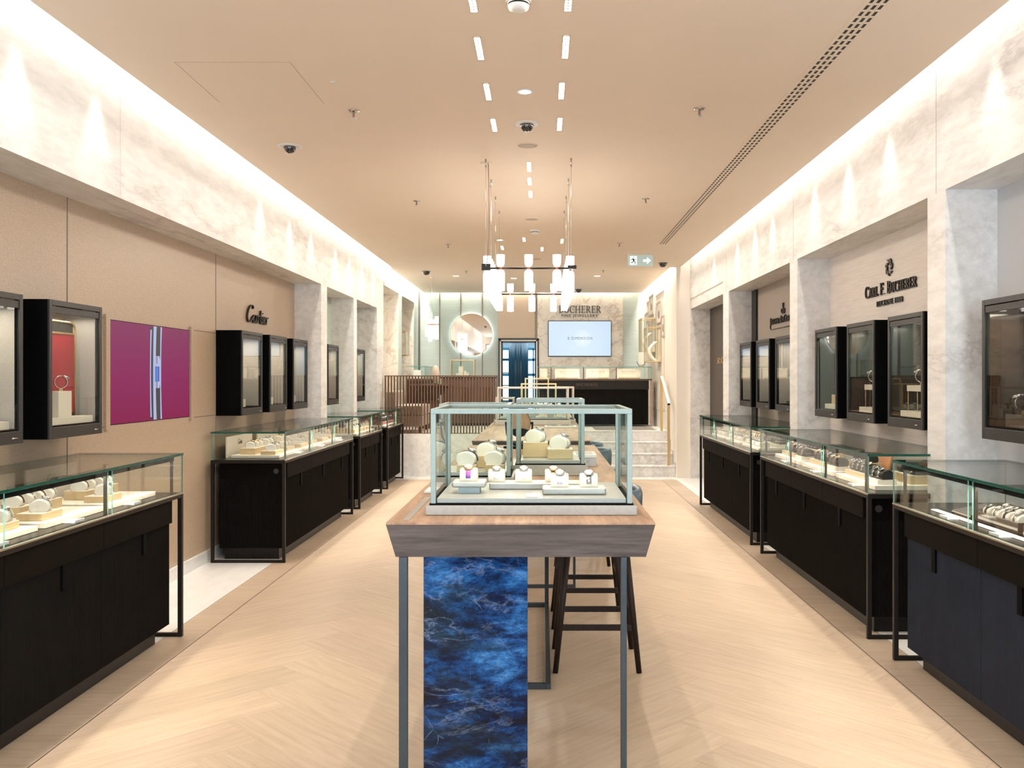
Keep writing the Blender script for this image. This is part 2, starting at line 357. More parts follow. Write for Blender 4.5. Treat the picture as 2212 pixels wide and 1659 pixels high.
def banded(name, c1, c2, scale, rough=0.6):      # fine horizontal strokes
    m, t, b = nt(name); b.inputs['Roughness'].default_value = rough
    tc = N(t, 'ShaderNodeTexCoord'); mp = N(t, 'ShaderNodeMapping'); mp.inputs['Scale'].default_value = scale
    L(t, tc.outputs['Object'], mp.inputs['Vector'])
    n1 = N(t, 'ShaderNodeTexNoise', Scale=3.0, Detail=6.0, Roughness=0.65); L(t, mp.outputs[0], n1.inputs['Vector'])
    r = ramp(t, [(0.35, c2), (0.62, c1)]); L(t, n1.outputs['Fac'], r.inputs[0]); L(t, r.outputs[0], b.inputs['Base Color'])
    return m
M_GREEN = banded('pale_sage_wallpaper', (0.52, 0.60, 0.56), (0.46, 0.545, 0.515), (0.8, 0.8, 22))
M_TRAV = banded('pale_travertine', (0.87, 0.82, 0.775), (0.78, 0.725, 0.68), (1.0, 1.0, 26))
M_GREYW = plain('grey_brown_wall', (0.36, 0.31, 0.27), 0.6, noise=0.02)
M_DKW = banded('dark_brown_panel', (0.085, 0.066, 0.054), (0.065, 0.050, 0.042), (6, 6, 0.6))
M_WHITEW = plain('white_wall', (0.62, 0.64, 0.66), 0.6, noise=0.01)

def floor_mat():
    m, t, b = nt('oak_herringbone'); b.inputs['Roughness'].default_value = 0.38
    uv = N(t, 'ShaderNodeUVMap'); uv.uv_map = 'UVMap'
    mp = N(t, 'ShaderNodeMapping'); mp.inputs['Scale'].default_value = (1.3, 15, 1); L(t, uv.outputs[0], mp.inputs['Vector'])
    n1 = N(t, 'ShaderNodeTexNoise', Scale=2.2, Detail=6.0, Roughness=0.6, Distortion=0.7); L(t, mp.outputs[0], n1.inputs['Vector'])
    r = ramp(t, [(0.3, (0.455, 0.345, 0.245)), (0.52, (0.53, 0.412, 0.302)), (0.72, (0.58, 0.46, 0.345))]); L(t, n1.outputs['Fac'], r.inputs[0])
    at_ = N(t, 'ShaderNodeAttribute', attribute_name='tone')
    mx = N(t, 'ShaderNodeMix', data_type='RGBA', blend_type='MULTIPLY', Factor=1.0); L(t, r.outputs[0], mx.inputs['A']); L(t, at_.outputs['Color'], mx.inputs['B'])
    L(t, mx.outputs['Result'], b.inputs['Base Color'])
    return m
M_FLOOR = floor_mat()

# ------------------------------------------------------------------ lettering: stroked serif capitals, script, and the built-in sans
def arc_pts(cx, cy, rx, ry, a0, a1, n=16):
    return [(cx + rx*math.cos(R(a0+(a1-a0)*i/n)), cy + ry*math.sin(R(a0+(a1-a0)*i/n))) for i in range(n+1)]
TK, TN = 0.105, 0.045
def V(x, y0=0, y1=1, s0=1, s1=1): return ('v', x, y0, y1, s0, s1)
GLY = {
 'B': (0.66, [V(0.16), ('a', arc_pts(0.16, 0.76, 0.36, 0.235, 90, -90)), ('a', arc_pts(0.16, 0.265, 0.44, 0.26, 90, -90))]),
 'U': (0.80, [V(0.16, 0.28, 1, 0, 1), V(0.66, 0.28, 1, 0, 1), ('a', arc_pts(0.41, 0.30, 0.25, 0.29, 180, 360))]),
 'C': (0.74, [('a', arc_pts(0.44, 0.5, 0.38, 0.5, 50, 310)), ('t', (0.69, 0.72), (0.69, 0.98))]),
 'H': (0.84, [V(0.16), V(0.68), ('t', (0.16, 0.5), (0.68, 0.5))]),
 'E': (0.64, [V(0.16), ('t', (0.1, 0.975), (0.56, 0.975)), ('t', (0.16, 0.5), (0.46, 0.5)), ('t', (0.1, 0.025), (0.59, 0.025)), ('t', (0.56, 0.98), (0.56, 0.80)), ('t', (0.585, 0.02), (0.585, 0.21)), ('t', (0.46, 0.4), (0.46, 0.6))]),
 'R': (0.74, [V(0.16), ('a', arc_pts(0.16, 0.74, 0.38, 0.255, 90, -90)), ('d', (0.34, 0.48), (0.66, 0.0))]),
 'A': (0.80, [('t', (0.08, 0.0), (0.40, 1.0)), ('d', (0.40, 1.0), (0.70, 0.0)), ('t', (0.2, 0.34), (0.58, 0.34)), ('t', (0.0, 0.02), (0.2, 0.02)), ('t', (0.58, 0.02), (0.82, 0.02))]),
 'L': (0.62, [V(0.16), ('t', (0.1, 0.025), (0.58, 0.025)), ('t', (0.57, 0.02), (0.57, 0.22))]),
 'F': (0.60, [V(0.16), ('t', (0.1, 0.975), (0.56, 0.975)), ('t', (0.16, 0.5), (0.46, 0.5)), ('t', (0.55, 0.98), (0.55, 0.78)), ('t', (0.46, 0.4), (0.46, 0.6))]),
 'J': (0.44, [V(0.24, 0.05, 1, 0, 1), ('a', arc_pts(0.06, 0.0, 0.18, 0.2, 20, -120))]),
 'G': (0.80, [('a', arc_pts(0.44, 0.5, 0.38, 0.5, 50, 320)), V(0.70, 0.1, 0.44, 0, 1), ('t', (0.69, 0.74), (0.69, 0.98))]),
 'O': (0.84, [('a', arc_pts(0.42, 0.5, 0.37, 0.5, 0, 360, 24))]),
 'T': (0.72, [V(0.36, 0, 1, 1, 0), ('t', (0.04, 0.975), (0.68, 0.975)), ('t', (0.05, 0.98), (0.05, 0.78)), ('t', (0.67, 0.98), (0.67, 0.78))]),
 'X': (0.78, [('d', (0.1, 1.0), (0.66, 0.0)), ('t', (0.1, 0.0), (0.64, 1.0))]),
 '.': (0.28, [('t', (0.08, 0.05), (0.2, 0.05)), ('t', (0.08, 0.08), (0.2, 0.08))]),
 '-': (0.36, [('t', (0.05, 0.42), (0.3, 0.42)), ('t', (0.05, 0.46), (0.3, 0.46))]),
 ' ': (0.34, []),
}
def ribbon(mb, pts, wf, d, f):
    """flat stroke along pts with width wf(direction), depth d; f maps (u, v, w) to 3D"""
    n = len(pts); Lf, Rt = [], []
    for i, p in enumerate(pts):
        a, b = pts[max(i-1, 0)], pts[min(i+1, n-1)]
        dx, dy = b[0]-a[0], b[1]-a[1]; l = math.hypot(dx, dy) or 1; dx /= l; dy /= l
        w = wf(dx, dy, i/(n-1 if n > 1 else 1))/2
        Lf.append((p[0]-dy*w, p[1]+dx*w)); Rt.append((p[0]+dy*w, p[1]-dx*w))
    b = len(mb.v)
    for i in range(n):
        for (q, wz) in ((Lf[i], 0), (Rt[i], 0), (Lf[i], d), (Rt[i], d)): mb.v.append(Vector(f(q[0], q[1], wz)))
    def F(*ix): mb.f.append([b+k for k in ix]); mb.m.append(0); mb.sm.append(False)
    for i in range(n-1):
        k = i*4; q = k+4
        F(k+2, k+3, q+3, q+2); F(k, q, q+1, k+1); F(k, k+2, q+2, q); F(k+1, q+1, q+3, k+3)
    F(0, 1, 3, 2); k = (n-1)*4; F(k, k+2, k+3, k+1)
def serif_text(mb, text, width, height, d, place, gap=0.06, small=None, only=None):
    """text fitted to width x height; letters in `small` drop to 0.78 height; place(u, v, w)"""
    x = 0; items = []
    for i, ch in enumerate(text):
        k = small if (small and ch != ' ' and i not in CAPS.get(text, ())) else 1.0
        items.append((ch.upper(), x, k)); x += GLY[ch.upper()][0]*k + gap
    sx = width/(x - gap); sy = height
    for ch, x0, k in (items[only[0]:only[1]] if only else items):
        for st in GLY[ch][1]:
            def f(u, v, w, x0=x0, k=k): return place((x0+u*k)*sx, v*k*sy, w)
            r = sy/sx
            if st[0] == 'v':
                _, xx, y0, y1, s0, s1 = st
                ribbon(mb, [(xx, y0), (xx, y1)], lambda dx, dy, t: TK, d, f)
                for flag, yy in ((s0, y0+0.02), (s1, y1-0.02)):
                    if flag: ribbon(mb, [(xx-0.15, yy), (xx+0.15, yy)], lambda dx, dy, t: 0.04, d, f)
            elif st[0] == 'a': ribbon(mb, st[1], lambda dx, dy, t: TN + (TK-TN+0.02)*abs(dy)**1.5, d, f)
            elif st[0] == 't': ribbon(mb, [st[1], st[2]], lambda dx, dy, t: TN, d, f)
            elif st[0] == 'd': ribbon(mb, [st[1], st[2]], lambda dx, dy, t: TK, d, f)
CAPS = {'CARL F. BUCHERER': (0, 5, 8), 'JAEGER-LECOULTRE': (0, 7, 9)}
def sans_mesh(name, text, width, height, depth, mat, spacing=1.0):
    """built-in sans lettering fitted to width x height, lying in XZ facing -Y, lower left at the origin"""
    cu = bpy.data.curves.new(name, 'FONT'); cu.body = text; cu.size = 1; cu.extrude = 0.01; cu.space_character = spacing; cu.resolution_u = 3
    o = bpy.data.objects.new(name, cu); COL.objects.link(o)
    dg = bpy.context.evaluated_depsgraph_get(); me = bpy.data.meshes.new_from_object(o.evaluated_get(dg))
    bpy.data.objects.remove(o); bpy.data.curves.remove(cu)
    xs = [v.co.x for v in me.vertices]; ys = [v.co.y for v in me.vertices]
    x0, x1, y0, y1 = min(xs), max(xs), min(ys), max(ys)
    for v in me.vertices:
        v.co = Vector(((v.co.x-x0)/(x1-x0)*width, -(v.co.z+0.01)/0.02*depth, (v.co.y-y0)/(y1-y0)*height))
    me.materials.clear(); me.materials.append(mat); me.name = name
    return me
SCRIPT = [  # "Cartier" as pen strokes in a 3.35 x 1.5 box
 [(0.95,1.18),(0.98,1.32),(0.86,1.46),(0.62,1.42),(0.36,1.12),(0.18,0.70),(0.14,0.32),(0.26,0.06),(0.48,0.04),(0.70,0.22),(0.90,0.52)],
 [(1.36,0.60),(1.24,0.70),(1.04,0.60),(0.94,0.34),(0.98,0.08),(1.12,0.04),(1.26,0.22),(1.38,0.60)],[(1.40,0.70),(1.34,0.30),(1.38,0.06),(1.48,0.06),(1.58,0.24)],
 [(1.62,0.66),(1.64,0.40),(1.60,0.04)],[(1.62,0.36),(1.70,0.58),(1.80,0.70),(1.92,0.64)],
 [(2.12,1.16),(2.06,0.70),(2.02,0.26),(2.06,0.06),(2.16,0.06),(2.26,0.22)],[(1.92,0.74),(2.24,0.76)],
 [(2.36,0.68),(2.32,0.30),(2.36,0.06),(2.46,0.08)],[(2.40,0.92),(2.42,0.98)],
 [(2.58,0.34),(2.74,0.44),(2.78,0.62),(2.68,0.70),(2.58,0.56),(2.54,0.26),(2.62,0.06),(2.74,0.06),(2.86,0.22)],
 [(2.96,0.66),(2.98,0.40),(2.94,0.04)],[(2.96,0.36),(3.04,0.58),(3.16,0.70),(3.28,0.62)],
]
def script_text(mb, width, height, d, place, wt=0.085):
    for st in SCRIPT:
        pts = []
        for i in range(len(st)-1):
            p0, p1, p2, p3 = st[max(i-1,0)], st[i], st[i+1], st[min(i+2,len(st)-1)]
            for k in range(5):
                t = k/5
                pts.append(tuple(0.5*((2*p1[j]) + (-p0[j]+p2[j])*t + (2*p0[j]-5*p1[j]+4*p2[j]-p3[j])*t*t + (-p0[j]+3*p1[j]-3*p2[j]+p3[j])*t**3) for j in (0, 1)))
        pts.append(st[-1])
        ribbon(mb, pts, lambda dx, dy, t: wt*(0.5+0.75*abs(dy)), d, lambda u, v, w: place(u/3.35*width, v/1.5*height, w))

# ------------------------------------------------------------------ the room
Y0 = -1.2
def herringbone():
    bm = bmesh.new(); uvl = bm.loops.layers.uv.new('UVMap'); cl = bm.loops.layers.float_color.new('tone')
    Lp, Wp, g = 1.45, 0.29, 0.0004
    c = math.sqrt(0.5); rr = random.Random(3)
    def plank(u0, v0, du, dv):
        ps = [(u0+g, v0+g), (u0+du-g, v0+g), (u0+du-g, v0+dv-g), (u0+g, v0+dv-g)]
        pts = [((u-v)*c - 0.2, (u+v)*c, 0.0) for u, v in ps]
        if max(p[0] for p in pts) < -2.4 or min(p[0] for p in pts) > 2.2 or max(p[1] for p in pts) < Y0 or min(p[1] for p in pts) > 14.1: return
        f = bm.faces.new([bm.verts.new(p) for p in pts])
        k = rr.uniform(0.92, 1.05); ou, ov = rr.uniform(0, 40), rr.uniform(0, 40)
        for lp, (u, v) in zip(f.loops, ps):
            a, b = (u-u0, v-v0) if du > dv else (v-v0, u-u0)
            lp[uvl].uv = (a+ou, b+ov); lp[cl] = (k, k*rr.uniform(0.985, 1.0), k*0.985, 1)
    for m in range(-12, 16):
        for k in range(-80, 100):
            ou, ov = k*Wp + m*Lp, k*Wp - m*Lp
            cx, cy = (ou-ov)*c, (ou+ov)*c
            if abs(cx) > 4.5 or cy < -4 or cy > 16.5: continue
            plank(ou, ov, Lp, Wp); plank(ou, ov+Wp, Wp, Lp)
    xl, xr = -2.06, 1.835                        # herringbone field between the two border boards
    for co, no in (((xl, 0, 0), (-1, 0, 0)), ((xr, 0, 0), (1, 0, 0)), ((0, Y0, 0), (0, -1, 0)), ((0, 13.98, 0), (0, 1, 0))):
        bmesh.ops.bisect_plane(bm, geom=bm.verts[:]+bm.edges[:]+bm.faces[:], plane_co=co, plane_no=no, clear_outer=True)
    # border boards running along the counters
    for xa, xb in ((-2.28, xl-0.006), (xr+0.006, 2.06)):
        y = Y0
        while y < 13.98:
            ln = rr.uniform(0.42, 0.6); ye = min(y+ln, 13.98)
            f = bm.faces.new([bm.verts.new(p) for p in ((xa, y+g, 0), (xb, y+g, 0), (xb, ye-g, 0), (xa, ye-g, 0))])
            k = rr.uniform(0.86, 1.0); o = rr.uniform(0, 50)
            for lp, q in zip(f.loops, ((0, 0), (xb-xa, 0), (xb-xa, ye-y), (0, ye-y))): lp[uvl].uv = (q[0]+o, q[1]+o); lp[cl] = (k, k, k, 1)
            y = ye
    me = bpy.data.meshes.new('floor'); bm.to_mesh(me); bm.free(); me.materials.append(M_FLOOR)
    return me
struct(obj('floor', herringbone()))
sub = MB().box(XWL-0.1, XWR+0.1, Y0, YB+2.6, -0.12, -0.004, 0)
struct(sub.build('floor_joint', plain('floor_joint_brown', (0.25, 0.18, 0.12), 0.7)))
mf = MB()
mf.box(XWL, -2.285, Y0, 14.4, -0.004, 0.0, 0).box(2.065, XWR, Y0, 14.4, -0.004, 0.0, 0).box(-2.285, 2.065, 13.985, 14.4, -0.004, 0.0, 0)
struct(mf.build('floor_marble', M_MARBF))

# shopfront behind the photographer: two tall windows and an open doorway between them
w = MB()
for a, b, c_, d in ((XWL-0.1, -2.4, 0, 3.74), (-0.92, -0.78, 0, 3.74), (0.72, 0.84, 0, 3.74), (2.18, XWR+0.1, 0, 3.74), (-2.4, -0.92, 0, 0.38), (0.84, 2.18, 0, 0.38), (-2.4, -0.92, 3.02, 3.74), (0.84, 2.18, 3.02, 3.74), (-0.78, 0.72, 2.9, 3.74)): w.box(a, b, Y0-0.1, Y0+0.02, c_, d)
struct(w.build('wall_front', M_CREAM))
for i, (a, b) in enumerate(((-2.4, -0.92), (0.84, 2.18))):
    f = MB(); f.box(a, a+0.04, Y0-0.06, Y0+0.03, 0.38, 3.02).box(b-0.04, b, Y0-0.06, Y0+0.03, 0.38, 3.02).box(a+0.04, b-0.04, Y0-0.06, Y0+0.03, 0.38, 0.42).box(a+0.04, b-0.04, Y0-0.06, Y0+0.03, 2.98, 3.02)
    struct(f.build('window_%d' % (i+3), M_CHAR))
# ceiling with coves left open along the walls
c = MB(); c.box(XCL, XCR, Y0, 14.3, HC, HC+0.1).box(-2.42, 2.02, 14.3, YB-0.13, HC, HC+0.1)
struct(c.build('ceiling', M_CEIL))
c = MB(); c.box(XWL-0.1, XWR+0.1, Y0, YB+0.1, 3.74, 3.84)
struct(c.build('ceiling_void', M_COVE))
c = MB()
for pts in (((377, 134), (474, 221)), ((626, 134), (700, 224)), ((377, 134), (626, 134))):
    (xa, ya), (xb, yb) = ceil_pt(*pts[0]), ceil_pt(*pts[1])
    dx, dy = xb-xa, yb-ya; l = math.hypot(dx, dy); nx, ny = -dy/l*0.0012, dx/l*0.0012
    c.prism([(xa-nx, ya-ny), (xb-nx, yb-ny), (xb+nx, yb+ny), (xa+nx, ya+ny)], HC-0.0012, HC+0.001)
struct(c.build('trim_1', plain('hatch_joint', (0.50, 0.40, 0.31), 0.7)))   # joints of the access hatch

# left side: beam, pillars, niches
PL = [(10.4, 10.68), (12.2, 12.4), (13.9, 14.45)]
w = MB(); w.box(XWL+0.0, XBL, Y0, 14.45, HB, 3.74)
for a, b in PL: w.box(XWL, XBL, a, b, 0, HB)
struct(w.build('wall_left', M_MARB))
w = MB(); w.box(XWL-0.12, XWL, Y0, 10.4, 0, HB); struct(w.build('wall_left_fabric', M_BEIGE))
w = MB(); w.box(XWL-0.12, XWL, 10.4, 12.2, 0, HB).box(XWL-0.12, XWL, 12.4, 13.9, 0, HB); struct(w.build('wall_left_niche', M_GREEN))
w = MB(); w.box(XWL-0.12, XWL, Y0, 14.45, HB, 3.74); struct(w.build('wall_left_upper', M_COVE))
w = MB()          # fabric panel joints
for y in (3.8, 5.43, 7.9): w.box(XWL, XWL+0.0025, y-0.003, y+0.003, 0.1, HB)
w.box(XWL, XWL+0.0025, 5.43, 5.9, 1.955, 1.961).box(XWL, XWL+0.0025, 7.35, 7.9, 1.955, 1.961).box(XWL, XWL+0.0025, 5.43, 5.9, 1.24, 1.246).box(XWL, XWL+0.0025, 7.35, 7.9, 1.24, 1.246)
struct(w.build('trim_2', plain('fabric_joint', (0.22, 0.17, 0.13), 0.8)))
w = MB(); w.box(XWL, XWL+0.018, Y0, 10.4, 0, 0.10); struct(w.build('baseboard_left', M_MARB))
w = MB()          # marble slab joints on the beam
for y in (5.45, 10.54, 12.3): w.box(XBL, XBL+0.0012, y-0.002, y+0.002, HB, 3.4)
struct(w.build('trim_3', plain('marble_joint', (0.62, 0.58, 0.54), 0.7)))

# right side
PR = [(5.2, 5.44), (8.225, 8.47), (11.25, 11.6)]
w = MB(); w.box(XBR, XWR, Y0, 14.2, HB, 3.74)
for a, b in PR: w.box(XBR, XWR, a, b, 0, HB)
w.box(XBR, XWR, 14.12, 14.2, 0, HB)
struct(w.build('wall_right', M_MARB))
for nm, a, b, mt in (('wall_right_white', Y0, 5.2, M_WHITEW), ('wall_right_travertine', 5.44, 8.225, M_TRAV), ('wall_right_grey', 8.47, 11.25, M_GREYW), ('wall_right_dark', 11.6, 14.12, M_DKW)):
    w = MB(); w.box(XWR-0.02, XWR+0.1, a, b, 0, HB); struct(w.build(nm, mt))
w = MB(); w.box(XWR-0.035, XWR-0.02, 11.02, 11.25, 0, HB).box(XWR-0.03, XWR-0.02, 10.98, 10.995, 0, HB); struct(w.build('trim_4', M_BRONZE2))
w = MB(); w.box(XWR, XWR+0.12, Y0, 14.2, HB, 3.74); struct(w.build('wall_right_upper', M_COVE))
w = MB()
for y in (5.32, 8.35, 11.4): w.box(XBR-0.0012, XBR, y-0.002, y+0.002, HB, 3.4)
w.box(XBR-0.003, XBR, 11.62, 14.1, 2.80, 2.812)
struct(w.build('trim_5', plain('marble_joint_right', (0.45, 0.41, 0.37), 0.7)))
# cream wall running on beside the steps
w = MB(); w.box(2.11, XWR+0.1, 14.2, YB+0.1, 0, 3.74); struct(w.build('wall_right_cream', M_CREAM))
w = MB()
for y0, y1, z0, z1 in ((15.6, 16.75, 1.0, 3.1), (17.0, 18.2, 1.0, 3.1)):
    for a, b, c_, d in ((y0, y1, z0, z0+0.012), (y0, y1, z1-0.012, z1), (y0, y0+0.012, z0, z1), (y1-0.012, y1, z0, z1)): w.box(2.098, 2.11, a, b, c_, d)
struct(w.build('trim_6', plain('panel_moulding', (0.66, 0.59, 0.50), 0.6)))

# left platform wall with two tall niches
w = MB()
for a, b in ((14.45, 14.47), (15.98, 16.36), (17.9, YB)): w.box(XWL, XBL, a, b, 0, 3.06)
w.box(XWL, XBL, 14.45, YB, 3.06, 3.74)
struct(w.build('wall_left_platform', M_GREEN))
w = MB(); w.box(XWL-0.12, XWL, 14.45, YB, 0, 3.06).box(XWL, XBL-0.01, 15.97, 15.982, 0, 3.06).box(XWL, XBL-0.01, 17.885, 17.902, 0, 3.06).box(XWL, XBL-0.01, 14.47, 17.9, 3.05, 3.062)
struct(w.build('wall_left_veined', M_GOLDM))
w = MB()
for a, b in ((14.5, 15.95), (16.39, 17.87)): w.box(XBL, XBL+0.012, a, b, 3.06, 3.13)
struct(w.build('trim_7', M_CREAM))
w = MB(); w.box(XBL, XBL+0.03, 18.52, YB, ZP, 3.4); struct(w.build('trim_8', plain('dark_corner_strip', (0.10, 0.085, 0.07), 0.5)))

# platform and steps
w = MB(); w.box(XWL, 2.11, 15.19, YB, 0, ZP).box(XWL, -0.70, 14.4, 15.19, 0, ZP)
struct(w.build('floor_platform', M_MARB))
st = MB()
for i in range(3): st.box(-0.70, 2.11, 14.35+0.28*i, 15.19, 0.17*i if i else 0.0, 0.17*(i+1))
for i in range(4): st.box(-0.70, 2.11, 14.335+0.28*i, 14.37+0.28*i, 0.17*(i+1)-0.012, 0.17*(i+1)+0.001)
struct(st.build('floor_steps', M_MARB))
st = MB()      # brown skirting line that steps up along the cream wall
for i in range(4):
    st.box(2.103, 2.11, 14.30+0.28*i, 14.31+0.28*i, 0.05+0.17*i, 0.05+0.17*(i+1)).box(2.103, 2.11, 14.30+0.28*i, 14.59+0.28*i, 0.05+0.17*(i+1)-0.008, 0.05+0.17*(i+1))
struct(st.build('trim_9', plain('skirting_line', (0.45, 0.38, 0.30), 0.5)))
w = MB(); w.box(0.9, 1.95, 15.4, 16.4, ZP, ZP+0.006); tag(w.build('door_mat', fabric('grey_mat', (0.33, 0.31, 0.28))), 'flat grey mat at the top of the marble steps before the dark counter', 'mat')

# back wall
xa, xb = at(1082, 0, YB)[0], at(1158, 0, YB)[0]; zt = at(0, 738, YB)[2]
w = MB(); w.box(XBL-0.3, xa, YB, YB+0.1, 0, 3.74).box(xb, 2.2, YB, YB+0.1, 0, 3.74).box(xa, xb, YB, YB+0.1, zt, 3.74).box(xa, xb, YB, YB+0.1, 0, ZP)
struct(w.build('wall_back', M_GREEN))
bx0, bx1 = at(1076, 0, YB)[0], at(1155.5, 0, YB)[0]
w = MB(); w.box(bx0, bx1, YB-0.03, YB, zt+0.07, 3.74); struct(w.build('wall_back_beige', plain('beige_lacquer', (0.62, 0.50, 0.385), 0.5, noise=0.02)))
mx0, mx1 = at(1161, 0, YB)[0], at(1345, 0, YB)[0]
w = MB(); w.box(mx0, mx1, YB-0.04, YB, ZP, 3.74); struct(w.build('wall_back_marble', M_GOLDM))
w = MB()
for px in (950, 995.5, 1042): x = at(px, 0, YB)[0]; w.box(x-0.011, x+0.011, YB-0.008, YB, ZP, 3.6)
x = at(1158.5, 0, YB)[0]; w.box(x-0.02, x+0.02, YB-0.02, YB, zt+0.05, 3.74)
struct(w.build('trim_10', plain('bronze_wall_strip', (0.22, 0.18, 0.14), 0.4, 0.5)))
# doorway with a dark frame; beyond it a room with a round teal curtain and lit windows
w = MB()
ax, bxx = at(1077, 0, YB)[0], at(1164, 0, YB)[0]; fz = at(0, 731.5, YB)[2]
for (a, b, mt) in ((0.0, 0.03, 0), (0.03, 0.055, 1), (0.055, 0.085, 0)):
    w.box(ax+a, ax+b, YB-0.07, YB+0.12, ZP, fz-a, mt); w.box(bxx-b, bxx-a, YB-0.07, YB+0.12, ZP, fz-a, mt); w.box(ax+a, bxx-a, YB-0.07, YB+0.12, fz-b, fz-a, mt)
struct(w.build('door_1', [plain('navy_door_frame', (0.012, 0.016, 0.026), 0.4), M_CREAM]))
YR = YB+2.4
w = MB(); w.box(-2.2, -2.1, YB+0.1, YR, 0.5, 3.0).box(1.6, 1.7, YB+0.1, YR, 0.5, 3.0).box(-2.2, 1.7, YR, YR+0.1, 0.5, 3.0).box(-2.2, 1.7, YB+0.1, YR+0.1, 2.7, 2.8).box(-2.2, 1.7, YB+0.1, YR+0.1, ZP-0.1, ZP)
struct(w.build('wall_room_beyond', plain('blue_grey_room', (0.30, 0.40, 0.46), 0.7)))
area('room_beyond_light', (-0.5, YB+1.3, 2.65), 1.6, 1.2, 60, (0.75, 0.9, 1.0))
M_SKYL = emis('daylight_window', (0.72, 0.90, 1.0), 2.2)
for i, (pa, pb) in enumerate(((1060, 1100), (1134, 1170))):
    xa_, xb_ = at(pa, 0, YR)[0], at(pb, 0, YR)[0]
    wn = struct(MB().box(xa_, xb_, YR-0.02, YR-0.01, ZP+0.35, 2.25).build('window_%d' % (i+1), M_SKYL))
    fr = MB()
    for z in (ZP+0.35, 1.65, 2.0, 2.25): fr.box(xa_, xb_, YR-0.05, YR-0.02, z-0.03, z+0.03)
    for x in (xa_, (xa_+xb_)/2 if i else xa_, xb_): fr.box(x-0.015, x+0.015, YR-0.05, YR-0.02, ZP+0.35, 2.25)
    struct(fr.build('window_frame', plain('blue_window_frame', (0.03, 0.14, 0.22), 0.4), wn))
cx_ = at(1120, 0, YB+1.1)[0]
cur = MB(); prof = []
ring = [((0.205+0.008*math.cos(16*a))*math.cos(a), (0.205+0.008*math.cos(16*a))*math.sin(a)) for a in [2*PI*i/96 for i in range(96)]]
cur.prism(ring, 0, 2.62-ZP, smooth=True)
tag(cur.build('round_curtain', fabric('teal_velvet', (0.007, 0.045, 0.075), 80, 0.15), loc=(cx_, YB+1.1, ZP)), 'tall round teal curtain seen through the dark doorway in the back wall', 'curtain')
sh = thing('storage_rack', 'dark wire rack of goods standing behind the doorway, beside the teal curtain', 'rack', (at(1091, 0, YB+1.5)[0], YB+1.5, ZP))
m = MB()
for sx in (-0.11, 0.11): m.box(sx-0.012, sx+0.012, -0.012, 0.012, 0, 1.45)
m.build('upright', M_BLACK, sh)
for z in (0.35, 0.72, 1.0, 1.3): MB().box(-0.12, 0.12, -0.1, 0.1, z, z+0.02).build('shelf', M_BLACK, sh)
# ------------------------------------------------------------------ ceiling fittings
def linear_light(px, y0, y1, w, label, power=4.3):
    xa, ya = ceil_pt(px, y0); xb, yb = ceil_pt(px, y1); cy = (ya+yb)/2; x = (xa+xb)/2; ln = abs(yb-ya)
    t = thing('ceiling_light', label, 'light', (x, cy, HC), 0, 'recessed linear ceiling lights')
    area('slot_lamp', (x, cy, HC-0.008), w, ln, power, (1.0, 0.90, 0.76))
    fr = MB(); a, b = w/2+0.004, ln/2+0.004
    fr.box(-a, a, -b, -b+0.005, -0.004, 0.0).box(-a, a, b-0.005, b, -0.004, 0.0).box(-a, -a+0.004, -b, b, -0.004, 0).box(a-0.004, a, -b, b, -0.004, 0).build('frame', M_CEIL, t)
    pl = MB().box(-w/2, w/2, -ln/2, ln/2, -0.002, -0.0005).build('diffuser', M_LED, t)
    g = MB()
    for i in range(1, 8): g.box(-w/2, w/2, -ln/2+ln*i/8-0.004, -ln/2+ln*i/8+0.004, -0.0032, -0.002)
    g.box(-0.0018, 0.0018, -ln/2, ln/2, -0.0032, -0.002).build('grid', plain('led_grid', (0.75, 0.66, 0.55), 0.5) if 'led_grid' not in bpy.data.materials else bpy.data.materials['led_grid'], pl)
ORD = ['first', 'second', 'third', 'fourth', 'fifth', 'sixth', 'seventh', 'eighth', 'ninth', 'tenth', 'eleventh', 'twelfth']
rows = [[(1020, -26, 25), (1035, 80, 128), (1053, 180, 215), (1067, 256, 283)], [(1228, -26, 23), (1222, 77, 125), (1213, 178, 213), (1209, 254, 281)]]
for ri, rw in enumerate(rows):
    for i, (px, a, b) in enumerate(rw):
        linear_light(px, a, b, 0.031, '%s lit slot light from the entrance in the ceiling row %s' % (ORD[i], ('toward the beige fabric wall', 'toward the air vent')[ri]))
for i, (px, a, b) in enumerate([(1143, 350, 370), (1144, 383, 399), (1146, 412, 426)]):
    linear_light(px, a, b, 0.031, '%s lit slot light of the single row above the hanging frame lamp' % ORD[i], 10)
for i, (px, a, b) in enumerate([(1132, 513, 521), (1214, 516, 525), (1085, 531, 539), (1171, 534, 542)]):
    linear_light(px, a, b, 0.031, '%s of the four small slot lights beyond the hanging frame lamp' % ORD[i], 25)

for i, (px, a, b) in enumerate([(985, 595, 596.5), (1110, 600, 601.5), (1290, 595, 596.5)]):
    linear_light(px, a, b, 0.10, '%s small slot light over the raised platform, counted from the veined niches' % ORD[i], 27)
for (px, py, lab) in ((1134, 197, 'round lit downlight between the two rows of ceiling slots'), (1080, 518, 'small round lit downlight beyond the hanging frame lamp cables')):
    x, y = ceil_pt(px, py); t = thing('downlight', lab, 'light', (x, y, HC))
    MB().lathe([(0.052, -0.006), (0.052, 0), (0.036, 0), (0.036, -0.006), (0.052, -0.006)], 24, cap=False).build('trim_ring', M_WHITE, t)
    MB().lathe([(0.0, -0.003), (0.036, -0.003)], 20, cap=False).build('lamp_disc', emis('cool_led_lit', (0.9, 0.95, 1.0), 40), t)

